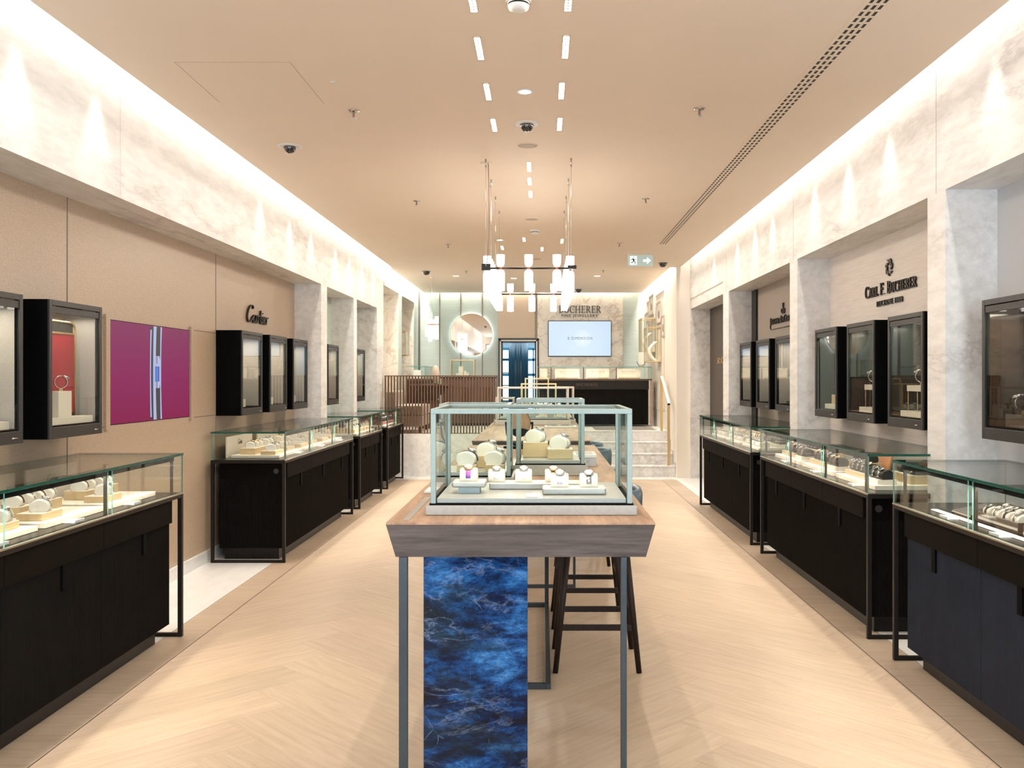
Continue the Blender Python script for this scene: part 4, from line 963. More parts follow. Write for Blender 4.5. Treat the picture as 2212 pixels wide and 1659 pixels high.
# the two short counters
for nm, v0, v1, dk in ((C3, 10.95, 12.1, False), (C4, 12.9, 13.98, True)):
    c3 = Con(-1, XFL, nm, True); z = c3.board(0.08, 0.54, v0, v1, 0.02)
    mat, mt, wh = (M_TAN, M_LEATH, 'cream-topped block') if not dk else (plain('plum_block', (0.20, 0.09, 0.09), 0.5), plain('plum_block_top', (0.24, 0.10, 0.10), 0.6), 'plum block')
    for q, (row, ua, hh) in enumerate((('front', 0.16, 0.045), ('middle', 0.28, 0.065), ('back', 0.40, 0.085))):
        zb = c3.block(row, ua-0.05, ua+0.055, v0+0.06, v1-0.06, z, hh, mat, mt, wh)
        n = 9
        for k in range(n): c3.watch(rk(['dark', 'steel', 'brown', 'bsteel']) if not dk else rk(['bsteel', 'bbrown', 'bblack']), row, ua, v0+0.12+(v1-v0-0.24)*k/(n-1), zb, 0.15, 1.15)
# navy counter with dark glossy trays
d1 = Con(1, XFR, D1, False)
z1 = d1.board(0.085, 0.12, 3.0, 4.72, 0.006, M_CARD, 'white edge strip')  # thin white sheet standing in for the LED glare on the deck
def tray(con, u0, u1, v0, v1, z, nu, nv, kinds, what, row):
    lab = '%s dark glossy %s tray from the entrance, %s row, %s' % (con.nth('tray'+row), what, row, con.name)
    t = thing('watch_tray', lab, 'tray', (con.xf+con.side*(u0+u1)/2, (v0+v1)/2, z+0.0005), 0, 'dark trays in the '+con.name)
    a, b = (u1-u0)/2, (v1-v0)/2
    m = MB(); m.box(-a, a, -b, b, 0, 0.03).box(-a, -a+0.012, -b, b, 0.03, 0.05).box(a-0.012, a, -b, b, 0.03, 0.05).box(-a+0.012, a-0.012, -b, -b+0.012, 0.03, 0.05).box(-a+0.012, a-0.012, b-0.012, b, 0.03, 0.05)
    m.build('tray_body', M_DKTRAY, t, 0.002)
    MB().box(-a+0.013, a-0.013, -b+0.013, b-0.013, 0.03, 0.034).build('lining', M_LEATH, t)
    for i in range(nv):
        for j in range(nu):
            con.watch(rk(kinds), row, u0+0.05+(u1-u0-0.1)*(j/(nu-1) if nu > 1 else 0.5), v0+0.06+(v1-v0-0.12)*(i/(nv-1) if nv > 1 else 0.5), z+0.0345, 0.0, 1.0)
d1.board(0.09, 0.55, 3.0, 4.62, 0.012, M_LEATH, 'cream leather mat') if False else None
tray(d1, 0.14, 0.32, 3.5, 3.92, ZD+0.0005, 2, 4, ['steel', 'dark'], 'open', 'front')
tray(d1, 0.15, 0.33, 3.98, 4.36, ZD+0.0005, 2, 4, ['steel', 'steel', 'dark'], 'open', 'front')
tray(d1, 0.37, 0.55, 3.78, 4.38, ZD+0.0005, 2, 6, ['steel', 'dark', 'white'], 'open', 'back')
pq = thing('dark_plaque', 'sloping dark plaque with a silver emblem, lying in the navy-fronted glass counter', 'plaque', (XFR+0.23, 4.50, ZD+0.0005))
MB().prism([(-0.09, 0), (0.09, 0), (0.09, 0.055), (-0.09, 0.02)], -0.1, 0.1, M=Matrix.Rotation(R(90), 4, 'X')).build('plaque_body', M_DKTRAY, pq, 0.002)
e = MB(); SL = math.atan2(0.035, 0.18)
for i in range(5): e.box(-0.03+0.012*i, -0.024+0.012*i, -0.035+0.006*(i % 2), 0.03-0.008*((i+1) % 2), 0.0, 0.0012, M=Matrix.Translation((0, 0, 0.0385)) @ Matrix.Rotation(-SL, 4, 'Y'))
e.build('emblem', M_STEEL, pq)
d1.tag_card(0.06, 4.45, ZD); d1.tag_card(0.06, 3.95, ZD)
# counter under the emblem lettering
d2 = Con(1, XFR, D2, False)
BK = ['bsteel', 'bsteel', 'bblue', 'bbrown']
for i, v in enumerate((5.55, 6.38, 7.20)):
    z = d2.board(0.10, 0.52, v, v+0.74, 0.03)
    zb = d2.block('front', 0.13, 0.25, v+0.04, v+0.24, z, 0.03, M_BOARD, M_BOARD, 'cream block')
    for k in range(2): d2.watch(rk(BK), 'front', 0.19, v+0.085+0.095*k, zb, 0.2, 1.3)
    zb = d2.block('front', 0.15, 0.29, v+0.32, v+0.70, z, 0.034)
    for k in range(4): d2.watch(rk(BK), 'front', 0.22, v+0.37+0.088*k, zb, 0.2, 1.3)
    zc = d2.block('back', 0.34, 0.48, v+0.06, v+0.36, z, 0.055)
    for k in range(3): d2.watch(rk(BK), 'back', 0.41, v+0.11+0.088*k, zc, 0.2, 1.3)
    if i < 2: d2.card(0.52, v+0.08, v+0.50, ZD+0.004, 0.15, M_ORANGE, 'leaning orange card', 14)
    else:
        zc = d2.block('back', 0.34, 0.48, v+0.42, v+0.70, z, 0.055)
        for k in range(3): d2.watch(rk(BK), 'back', 0.41, v+0.47+0.088*k, zc, 0.2, 1.3)
    d2.tag_card(0.07, v+0.28, ZD)
# counter nearest the steps: long rolls of cream
d3 = Con(1, XFR, D3, True)
for i, v in enumerate((8.62, 9.46, 10.28)):
    z = d3.board(0.12, 0.50, v, v+0.72, 0.024)
    for k in range(9): d3.watch('white' if k % 3 else 'steel', 'front', 0.19, v+0.06+0.075*k, z, 0.0, 1.25)
    zc = d3.block('back', 0.30, 0.44, v+0.04, v+0.68, z, 0.03, M_BOARD, M_BOARD, 'cream block')
    for k in range(8): d3.watch(rk(['bsteel', 'bblack']) if i == 0 else rk(['steel', 'white', 'brown']), 'back', 0.37, v+0.09+0.078*k, zc, 0.0, 1.2)

# ------------------------------------------------------------------ black wall showcases
def wall_showcase(label, side, yc, back=None, led=2.2, w=0.575, group='black wall showcases'):
    xw = XWL if side < 0 else XWR-0.02
    t = thing('wall_showcase', label, 'wall showcase', (xw, yc, 1.235), 0 if side < 0 else PI, group)
    b, h, dp = w/2, 0.75, 0.22; k = 0.016
    c_ = MB(); c_.box(0.0, dp, -b, -b+k, 0, h).box(0.0, dp, b-k, b, 0, h).box(0.0, dp, -b+k, b-k, 0, 0.07).box(0.0, dp, -b+k, b-k, h-k, h).box(0.0, 0.012, -b+k, b-k, 0.07, h-k)
    c_.build('case', M_BLACK, t)
    MB().box(0.0125, 0.018, -b+k, b-k, 0.071, h-k).build('back_panel', back or M_BEIGE, t)
    s_ = MB(); s_.box(0.018, dp-0.022, -b+k, -b+k+0.003, 0.072, h-k-0.001).box(0.018, dp-0.022, b-k-0.003, b-k, 0.072, h-k-0.001); s_.build('side_lining', M_GREYB if back in (None, M_MIRROR) else back, t)
    f = MB(); x0, x1 = dp, dp+0.012
    f.box(x0, x1, -b, -b+0.028, 0, h).box(x0, x1, b-0.028, b, 0, h).box(x0, x1, -b+0.028, b-0.028, 0, 0.062).box(x0, x1, -b+0.028, b-0.028, h-0.030, h)
    f.box(x0-0.006, x1-0.004, -b+0.028, b-0.028, h-0.070, h-0.034)
    f.build('door_frame', M_CHAR, t, 0.0015)
    MB().pane(x0+0.001, x0+0.005, -b+0.028, b-0.028, 0.062, h-0.070).build('door_glass', [GLASS, EDGE_P], t)
    MB().cyl((x1, b-0.09, 0.028), (x1+0.006, b-0.09, 0.028), 0.005, n=8).cyl((x1+0.006, b-0.11, 0.028), (x1+0.006, b-0.06, 0.028), 0.003, n=6).build('latch', M_STEEL, t)
    MB().box(0.09, 0.13, -0.10, -0.04, h-k-0.045, h-k-0.001).build('light_box', M_WHITE, t)
    area('case_light', (xw + (0.11 if side < 0 else -0.11), yc, 1.235+h-k-0.055), 0.12, w-0.2, led, (1.0, 0.86, 0.70))
    return t
S_ = 'from the entrance end'
wall_showcase('black wall showcase nearest the entrance, cut by the photo edge beside the red-lined one', -1, 4.28)
wall_showcase('black wall showcase with a red backdrop, next to the pink screen', -1, 5.10)
wall_showcase('black wall showcase next after the pink screen, under the script lettering', -1, 8.185)
wall_showcase('middle black wall showcase of the three under the script lettering', -1, 9.0)
wall_showcase('last black wall showcase under the script lettering, beside the marble pillar', -1, 9.815)
wall_showcase('narrow-looking black wall showcase in the first niche behind a marble pillar', -1, 11.36)
wall_showcase('narrow-looking black wall showcase in the last niche before the slat railing', -1, 13.08, M_MIRROR)
M_SMOKE = plain('smoked_backing', (0.020, 0.022, 0.020), 0.25, noise=0.1)
wall_showcase('black wall showcase with dark wood lining, nearest the entrance on the white wall', 1, 4.62, M_DKTRAY)
wall_showcase('black wall showcase under the emblem lettering, nearest the entrance', 1, 5.96, M_SMOKE)
wall_showcase('middle black wall showcase under the emblem lettering', 1, 6.80, M_SMOKE)
wall_showcase('black wall showcase under the emblem lettering, farthest from the entrance', 1, 7.63, M_SMOKE)
wall_showcase('black wall showcase in the grey niche, half hidden by the marble pillar', 1, 8.98)
wall_showcase('middle black wall showcase in the grey niche with a blue reflection', 1, 9.81)
wall_showcase('black wall showcase in the grey niche nearest the dark panel', 1, 10.645)

def case_box(name, label, cat, side, d0, d1, y0, y1, z0, h, mat, bev=0.0015):   # d: distance from the wall
    xw = XWL if side < 0 else XWR-0.02; a, b = sorted((xw - side*d0, xw - side*d1))
    return tag(MB().box(-(b-a)/2, (b-a)/2, -(y1-y0)/2, (y1-y0)/2, 0, h).build(name, mat, None, bev, ((a+b)/2, (y0+y1)/2, z0)), label, cat)
def c_stand_watch(label, side, d, y, z, kind='steel', s=1.5, tilt=0):
    """watch closed around a small C-shaped stand"""
    xw = XWL if side < 0 else XWR-0.02
    a, st_, ca, di, _ = KINDS[kind]
    t = thing('watch', label, 'watch', (xw-side*d, y, z), (R(90) if side < 0 else R(-90))+tilt, 'watches in the wall showcases'); t.scale = (s, s, s)
    MB().box(-0.006, 0.006, -0.008, 0.008, 0, 0.012).build('stand', M_BRASS, t)
    ring = MB(); n = 24; ro, ri = 0.029, 0.0265; zc_ = 0.04; b = 0
    for i in range(n):
        an = 2*PI*i/n
        for r_, x in ((ro, -0.009), (ro, 0.009), (ri, 0.009), (ri, -0.009)): ring.v.append(Vector((x, r_*math.cos(an), zc_+r_*math.sin(an))))
    for i in range(n):
        j = (i+1) % n
        for q in range(4): q2 = (q+1) % 4; ring.f.append([i*4+q, j*4+q, j*4+q2, i*4+q2]); ring.m.append(0); ring.sm.append(q % 2 == 0)
    ring.build('strap', st_, t)
    c_ = obj('case', cu(ca, lambda m: case_mb().mesh('case', m), 'k'), t, loc=(0, -0.004, 0.0115)); obj('dial', cu(di, lambda m: dial_mb(0, 1).mesh('dial', [m, M_BLKP if m is not M_DIALK else M_CARD]), 'd'), c_)
ZC = 1.235+0.0705
# red-lined showcase beside the pink screen
M_RED = fabric('red_velvet', (0.42, 0.012, 0.03), 150, 0.1)
pn = thing('arch_backdrop', 'red velvet backdrop in a brass arch frame inside the wall showcase', 'backdrop', (XWL+0.10, 5.10, ZC+0.001))
MB().box(-0.008, 0, -0.22, 0.215, 0.055, 0.515).build('red_panel', M_RED, pn)
MB().box(-0.008, 0, -0.22, 0.215, 0.0, 0.055).build('dark_band', M_BLKP, pn); MB().box(-0.008, 0, -0.22, 0.205, 0.515, 0.575).build('dark_band', M_BLKP, pn)
arch = [(0.004, 0.222, 0.0), (0.004, 0.222, 0.53)]+[(0.004, 0.172+0.05*math.cos(R(a)), 0.53+0.05*math.sin(R(a))) for a in range(15, 91, 15)]+[(0.004, -0.22, 0.58)]
MB().tube(arch, 0.006, 8).box(0.0, 0.006, -0.22, 0.215, 0.51, 0.52).build('brass_frame', M_BRASS, pn)
case_box('display_board', 'low cream plinth board in the red-lined wall showcase', 'display board', -1, 0.112, 0.205, 4.86, 5.33, ZC, 0.04, M_BOARD)
case_box('display_block', 'tall cream block under a watch in the red-lined wall showcase', 'display block', -1, 0.13, 0.20, 4.96, 5.10, ZC+0.0405, 0.145, M_BOARD)
c_stand_watch('steel watch upright on the tall cream block before the red backdrop', -1, 0.165, 5.045, ZC+0.186, s=1.25, tilt=R(50))
case_box('display_board', 'low cream plinth board in the wall showcase cut by the photo edge', 'display board', -1, 0.06, 0.19, 4.05, 4.52, ZC, 0.04, M_BOARD)
for nm, y in (('wall showcase next after the pink screen', 8.1), ('middle showcase under the script lettering', 8.93), ('last showcase under the script lettering', 9.74)):
    case_box('display_block', 'cream block on the floor of the ' + nm, 'display block', -1, 0.06, 0.18, y-0.14, y+0.05, ZC, 0.07, M_BOARD)
    c_stand_watch('steel watch standing on the cream block in the ' + nm, -1, 0.12, y-0.04, ZC+0.0705, s=1.2, tilt=R(30))
# showcases under the emblem lettering
for i, (nm, y, h1) in enumerate((('farthest showcase under the emblem lettering', 7.60, 0.09), ('middle showcase under the emblem lettering', 6.76, 0.0), ('nearest showcase under the emblem lettering', 5.96, 0.0))):
    case_box('display_board', 'long cream plinth board in the ' + nm, 'display board', 1, 0.05, 0.19, y-0.24, y+0.17, ZC, 0.04, M_BOARD)
    if i == 0:
        case_box('display_block', 'tan block holding two watches in the ' + nm, 'display block', 1, 0.07, 0.17, y-0.22, y+0.05, ZC+0.0405, 0.08, M_TAN)
        for k in range(3): c_stand_watch('%s watch from the entrance in the %s' % (ORD[k], nm), 1, 0.125, y-0.18+0.085*k, ZC+0.121, 'bsteel', 1.1, R(-12))
    else:
        t = thing('display_table', 'cream slab on thin brass legs in the ' + nm, 'display stand', (XWR-0.02-0.12, y-0.05, ZC+0.041))
        MB().box(-0.05, 0.05, -0.16, 0.16, 0.13, 0.17).build('slab', M_BOARD, t)
        for sx in (-0.045, 0.045):
            for sy in (-0.15, 0.0, 0.15): MB().cyl((sx, sy, 0), (sx, sy, 0.13), 0.003, n=6).build('leg', M_BRASS, t)
        for k in range(2 if i == 1 else 1): c_stand_watch(('%s watch from the entrance in the %s' % (ORD[k], nm)) if i == 1 else 'large blue-dial watch on the slab in the '+nm, 1, 0.12, y-0.02+0.11*k-(0.05 if i == 1 else 0), ZC+0.2115, 'bblue' if i == 2 else 'bsteel', 1.5, R(-35))
        if i == 2: case_box('display_block', 'small cream block beside the brass legs in the ' + nm, 'display block', 1, 0.13, 0.18, y-0.26, y-0.21, ZC+0.0405, 0.10, M_BOARD)
for nm, y in (('grey niche showcase nearest the dark panel', 10.55), ('middle grey niche showcase', 9.72), ('half hidden grey niche showcase', 8.98)):
    t = thing('watch_stand', 'small black pedestal table in the ' + nm, 'display stand', (XWR-0.02-0.12, y, ZC+0.0005))
    MB().box(-0.05, 0.05, -0.09, 0.09, 0.0, 0.03).build('foot', M_BLKP, t, 0.002); MB().box(-0.03, 0.03, -0.05, 0.05, 0.18, 0.20).build('top', M_BLKP, t, 0.002)
    for sx in (-0.026, 0.026):
        for sy in (-0.045, 0.045): MB().box(sx-0.004, sx+0.004, sy-0.004, sy+0.004, 0.03, 0.18).build('leg', M_BLKP, t)
    c_stand_watch('steel watch upright on the black pedestal in the ' + nm, 1, 0.12, y, ZC+0.2005, 'steel', 1.5, R(-20))
case_box('display_block', 'dark wooden block in the showcase on the white wall', 'display block', 1, 0.05, 0.19, 4.36, 4.74, ZC, 0.07, M_DKTRAY)
for k in range(3): c_stand_watch('%s of three watches from the far end in the dark-lined showcase on the white wall' % ORD[k], 1, 0.125, 4.68-0.13*k, ZC+0.0705, 'steel', 1.5, R(-15))
# ------------------------------------------------------------------ centre tables
ZT = 1.10
def table(label, y0, y1, x0=-0.50, x1=0.36, slab=False):
    t = thing('bar_table', label, 'table', ((x0+x1)/2, (y0+y1)/2, 0), 0, 'high walnut bar tables')
    a, b = (x1-x0)/2, (y1-y0)/2
    top = MB(); top.box(-a, a, -b, b, -0.006, 0).build('tabletop', M_TOP, t, loc=(0, 0, ZT))
    hgt, ins = 0.114, 0.027
    m = MB(); zt, zb = -0.0062, -hgt
    vs = [(-a, -b, zt), (a, -b, zt), (a, b, zt), (-a, b, zt), (-a+ins, -b+ins, zb), (a-ins, -b+ins, zb), (a-ins, b-ins, zb), (-a+ins, b-ins, zb)]
    m.add(vs, [(0, 4, 5, 1), (1, 5, 6, 2), (2, 6, 7, 3), (3, 7, 4, 0), (4, 7, 6, 5), (0, 1, 2, 3)], 0)
    m.build('apron', M_APRON, t, loc=(0, 0, ZT))
    zl = ZT-hgt; cx, cy = t.location.x, t.location.y; q = 0.027
    def P(x0_, x1_, y0_, y1_, z0_, z1_, nm='leg'): MB().box(x0_-cx, x1_-cx, y0_-cy, y1_-cy, z0_, z1_).build(nm, M_STEELB, t, 0.0015)
    P(x0+0.038, x0+0.038+q, y0+0.02, y0+0.045, 0, zl); P(x0+0.752, x0+0.752+q*0.7, y0+0.02, y0+0.045, 0, zl)
    P(x0+0.038+q, x0+0.752, y0+0.02, y0+0.045, 0, 0.025, 'foot_bar')
    fx = x0+0.515
    P(fx, fx+0.027, y1-0.09, y1-0.06, 0, zl); P(x0+0.08, x0+0.107, y1-0.09, y1-0.06, 0, zl)
    P(fx, fx+0.027, y0+1.65, y1-0.09, 0, 0.027, 'foot_bar'); P(x0+0.08, x0+0.107, y0+1.65, y1-0.09, 0, 0.027, 'foot_bar')
    P(x0+0.107, fx, y0+1.65, y0+1.68, 0, 0.027, 'foot_bar'); P(x0+0.107, fx, y1-0.09, y1-0.06, 0, 0.027, 'foot_bar')
    if slab:
        MB().box(-0.389-cx, -0.049-cx, y0+0.07-cy, y0+0.10-cy, 0, zl).build('stone_panel', [M_BLUE], t, 0.0015)
        MB().box(-0.455-cx, -0.432-cx, y0+0.05-cy, y0+0.62-cy, 0.0, 0.0012).build('metal_inlay', plain('grey_metal_inlay', (0.34, 0.30, 0.27), 0.4, 0.4), t, loc=(0, 0, ZT))
        MB().box(-0.44-cx, -0.12-cx, y0+1.72-cy, y0+1.75-cy, 0.06, zl).build('rear_panel', M_DKWOOD, t)
    return t
M_STEELB = plain('blued_steel', (0.055, 0.068, 0.078), 0.35, 0.6, noise=0.12, scale=12)
table('nearest walnut high table with a blue stone slab standing under its front edge', 2.88, 6.25, slab=True)
table('second walnut high table, behind the nearest one with the blue stone slab', 6.70, 9.95, -0.525, 0.355)
table('last walnut high table, before the marble steps', 10.5, 13.2, -0.30, 0.36)

# ------------------------------------------------------------------ bar stools
def stool_mesh():
    fr = {}
    zs = 0.70; top = [(-0.15, -0.15), (0.15, -0.15), (0.15, 0.15), (-0.15, 0.15)]; bot = [(-0.222, -0.215), (0.222, -0.215), (0.222, 0.215), (-0.222, 0.215)]
    fr['leg'] = []
    for (ax, ay), (bx, by) in zip(top, bot):
        fr['leg'].append(MB().cyl((bx, by, 0.0), (ax, ay, zs), 0.0145, 0.021, 12).mesh('leg', M_DKWOOD))
    def at_z(i, z): k = z/zs; return (bot[i][0]+(top[i][0]-bot[i][0])*k, bot[i][1]+(top[i][1]-bot[i][1])*k, z)
    fr['rung'] = []
    for i, j, z in ((0, 1, 0.235), (2, 3, 0.235), (1, 2, 0.32), (3, 0, 0.32)):
        p, q = Vector(at_z(i, z)), Vector(at_z(j, z)); d = (q-p); ang = math.atan2(d.y, d.x)
        fr['rung'].append(MB().box(0, d.length, -0.009, 0.009, -0.015, 0.015, M=Matrix.Translation(p) @ Matrix.Rotation(ang, 4, 'Z')).mesh('rung', M_DKWOOD))
    # rounded seat
    s = MB(); n = 28; rad = []
    prof_ = [(0.0, 0.70), (0.17, 0.70), (0.205, 0.715), (0.218, 0.74), (0.205, 0.765), (0.16, 0.778), (0.0, 0.782)]
    b = 0
    for i in range(n):
        a = 2*PI*i/n; k = 1/max(abs(math.cos(a))**6+abs(math.sin(a))**6, 1e-6)**(1/6); k = 1+(k-1)*0.55
        for r_, z in prof_: s.v.append(Vector((r_*k*math.cos(a), r_*k*math.sin(a), z)))
    K = len(prof_)
    for i in range(n):
        j = (i+1) % n
        for q in range(K-1): s.f.append([i*K+q, j*K+q, j*K+q+1, i*K+q+1]); s.m.append(0); s.sm.append(True)
    fr['seat'] = s.mesh('seat', M_DENIM)
    # curved low back wrapping the +x side
    bk = MB(); n = 24; K = 10
    for i in range(n+1):
        a = R(-95+190*i/n); end = min(1.0, (1-abs(2*i/n-1))*5+0.25)
        top_z = 0.80+0.165*min(1.0, 0.35+0.9*math.cos(a/1.25)) if True else 0
        k = 1/max(abs(math.cos(a))**5+abs(math.sin(a))**5, 1e-6)**0.2; k = 1+(k-1)*0.5
        for q in range(K):
            w = 2*PI*q/K; th = 0.026*end; zc = (0.74+top_z)/2; hz = (top_z-0.74)/2
            r_ = 0.222+th*math.cos(w)+0.02*((zc+hz*math.sin(w))-0.74)/0.2; z = zc+hz*math.copysign(abs(math.sin(w))**0.6, math.sin(w))
            bk.v.append(Vector((r_*k*math.cos(a), r_*k*math.sin(a), z)))
    for i in range(n):
        for q in range(K):
            q2 = (q+1) % K; bk.f.append([i*K+q, (i+1)*K+q, (i+1)*K+q2, i*K+q2]); bk.m.append(0); bk.sm.append(True)
    bk.f.append(list(range(K))[::-1]); bk.m.append(0); bk.sm.append(True); bk.f.append([n*K+q for q in range(K)]); bk.m.append(0); bk.sm.append(True)
    fr['back'] = bk.mesh('backrest', M_DENIM)
    return fr
def stool(label, x, y, rz=0.0):
    if 'stool' not in CU:
        fr = CU['stool'] = stool_mesh()
    fr = CU['stool']
    t = thing('bar_stool', label, 'bar stool', (x, y, 0), rz, 'upholstered bar stools')
    for l in fr['leg']: obj('leg', l, t)
    for r_ in fr['rung']: obj('rung', r_, t)
    obj('seat', fr['seat'], t); obj('backrest', fr['back'], t)
stool('dark-legged blue bar stool at the nearest table, closest to the entrance', 0.29, 5.0)
stool('dark-legged blue bar stool at the nearest table, second from the entrance', 0.29, 5.84)
stool('dark-legged blue bar stool at the second table, closest to the entrance', 0.33, 7.72)
stool('dark-legged blue bar stool at the second table, second from the entrance', 0.31, 8.5, 0.06)

# ------------------------------------------------------------------ metal-framed table showcases
M_CHAMPB = plain('brushed_nickel_base', (0.40, 0.365, 0.315), 0.45, 0.3, noise=0.06, scale=60)
def showcase(label, x0, x1, y0, y1, z1, metal, post=0.017, base_h=0.03, lip=0.015, tray=True, z0=ZT, grp='metal-framed table showcases', led=0):
    cx, cy = (x0+x1)/2, (y0+y1)/2; a, b = (x1-x0)/2, (y1-y0)/2; h = z1-z0
    t = thing('table_showcase', label, 'glass showcase', (cx, cy, z0), 0, grp)
    m = MB(); m.box(-a-lip, a+lip, -b-lip, b+lip, 0.001, base_h); m.build('base', M_CHAMPB if metal is M_CHAMP else metal, t, 0.0015)
    MB().box(-a-0.004, a+0.004, -b-0.004, b+0.004, base_h, base_h+0.005).build('base_joint', M_BLACK, t)
    zb = base_h+0.005
    for sx in (-1, 1):
        for sy in (-1, 1):
            xs = sorted((sx*a, sx*(a-post))); ys = sorted((sy*b, sy*(b-post)))
            MB().box(*xs, *ys, zb, h-post).build('post', metal, t, 0.001)
    f = MB(); f.box(-a, a, -b, -b+post, h-post, h).box(-a, a, b-post, b, h-post, h).box(-a, -a+post, -b+post, b-post, h-post, h).box(a-post, a, -b+post, b-post, h-post, h)
    f.build('top_frame', metal, t, 0.001)
    MB().pane(-a+post, a-post, -b+post, b-post, h-post*0.6, h-post*0.6+0.004).build('top_glass', [GLASS, EDGE_P], t)
    for sy in (-1, 1):
        ys = sorted((sy*(b-0.003), sy*(b-0.007))); MB().pane(-a+post, a-post, *ys, zb, h-post).build('side_glass', [GLASS, EDGE_P], t)
    for sx in (-1, 1):
        xs = sorted((sx*(a-0.003), sx*(a-0.007))); MB().pane(*xs, -b+post, b-post, zb, h-post).build('side_glass', [GLASS, EDGE_P], t)
    if tray: MB().box(-a+0.02, a-0.02, -b+0.012, b-0.012, zb+0.0005, zb+0.016).build('grey_tray', M_GREYB, t, 0.001)
    return t
V1 = 'nearest showcase'
showcase('large brushed metal glass showcase on the near end of the nearest table', -0.378, 0.303, 3.05, 3.55, 1.458, M_CHAMP, base_h=0.033)
z1_ = ZT+0.033+0.005+0.0168
def disp(name, label, cat, x0, x1, y0, y1, z0, h, mat, mtop=None, bev=0.004):
    return tag(MB().box(-(x1-x0)/2, (x1-x0)/2, -(y1-y0)/2, (y1-y0)/2, 0, h, 0, mt=1 if mtop else None).build(name, [mat, mtop] if mtop else mat, None, bev, ((x0+x1)/2, (y0+y1)/2, z0)), label, cat)
M_MTRAY = plain('brushed_steel_tray', (0.40, 0.385, 0.36), 0.35, 0.7, noise=0.06)
area('showcase_led_a', (-0.04, 3.09, 1.436), 0.6, 0.01, 1.3, (1.0, 0.9, 0.78), (R(20), 0, 0))  # fill lamps added inside the table showcases to brighten their contents
area('showcase_led_b', (-0.3, 3.97, 1.43), 0.26, 0.01, 0.6, (1.0, 0.9, 0.78), (R(20), 0, 0)); area('showcase_led_c', (0.04, 4.32, 1.44), 0.26, 0.01, 0.6, (1.0, 0.9, 0.78), (R(20), 0, 0))
s_ = thing('display_stand', 'raised cream tray on a grey foot holding the violet-strap watch', 'display stand', (-0.26, 3.225, z1_))
MB().box(-0.038, 0.038, -0.035, 0.035, 0, 0.022).build('foot', plain('grey_foot', (0.30, 0.33, 0.33), 0.4, 0.4), s_)
MB().box(-0.059, 0.059, -0.055, 0.055, 0.0222, 0.042, 0, mt=1).build('top', [M_MTRAY, M_LEATH], s_, 0.006)
disp('display_tray', 'long cream-topped steel tray across the back of the nearest showcase', 'display tray', -0.195, 0.15, 3.30, 3.40, z1_, 0.024, M_MTRAY, M_LEATH, 0.004)
disp('display_tray', 'cream-topped steel tray at the front of the nearest showcase with two watches', 'display tray', -0.001, 0.222, 3.145, 3.245, z1_, 0.024, M_MTRAY, M_LEATH, 0.006)
disp('price_card', 'blank white price card on the grey tray of the nearest showcase', 'price card', -0.056, -0.013, 3.085, 3.105, z1_, 0.010, M_CARD, None, 0.0)
G1 = 'watches in the table showcases'
watch('purple', -0.262, 3.215, z1_+0.0425, 0, 'watch with violet strap on the raised tray of the nearest showcase', G1, s=1.0)
watch('white', -0.170, 3.35, z1_+0.0245, 0, 'white-strap watch on the long back tray, next to the violet-strap watch', G1)
watch('white', -0.070, 3.35, z1_+0.0245, 0, 'white-strap watch in the middle of the long back tray in the nearest showcase', G1)
watch('gold', 0.040, 3.35, z1_+0.0245, 0, 'gold watch at the far end of the long back tray, behind the pale pink strap', G1)
watch('pink', 0.060, 3.19, z1_+0.0245, 0, 'watch with pale pink strap on the front tray of the nearest showcase', G1, s=1.02)
watch('steel', 0.162, 3.19, z1_+0.0245, 0, 'steel bracelet watch alone at the end of the front tray in the nearest showcase', G1, s=1.02)
# pair of smaller showcases behind it
showcase('low square glass showcase behind the nearest one, on the fabric wall side', -0.452, -0.140, 3.94, 4.26, 1.449, M_CHAMP)
showcase('taller square glass showcase behind the nearest one, on the air vent side', -0.126, 0.200, 4.29, 4.62, 1.463, M_CHAMP, base_h=0.05)
z2_ = ZT+0.03+0.005+0.0168; z3_ = ZT+0.05+0.005+0.0168
for i, (x, y, h, r_) in enumerate(((-0.335, 4.03, 0.028, 80), (-0.255, 4.19, 0.055, 75), (-0.21, 4.02, 0.03, 78))):
    nm = ('front corner', 'rear', 'front middle')[i]
    disp('display_block', 'tan block at the %s of the low square showcase' % nm, 'display block', x-0.042, x+0.042, y-0.055, y+0.055, z2_, h, M_TAN, M_LEATH, 0.002)
    watch(('dark', 'steel', 'steel')[i], x, y, z2_+h+0.0005, R(r_), '%s watch in profile at the %s of the low square showcase' % (('black-strap', 'steel', 'steel')[i], nm), G1, s=1.25)
for i, (x, y, h) in enumerate(((-0.035, 4.50, 0.075), (0.085, 4.40, 0.05))):
    nm = ('taller rear', 'front')[i]
    disp('display_block', '%s cream-topped block in the taller square showcase' % nm, 'display block', x-0.062, x+0.062, y-0.05, y+0.05, z3_, h, M_TAN, M_LEATH, 0.003)
    watch('white', x, y, z3_+h+0.0005, R(75), 'white watch in profile on the %s block of the taller square showcase' % nm, G1, s=1.3)
watch('white', 0.085+0.045, 4.40, z3_+0.0505, R(75), 'second white watch beside the front block watch in the taller square showcase', G1, s=1.1) if False else None
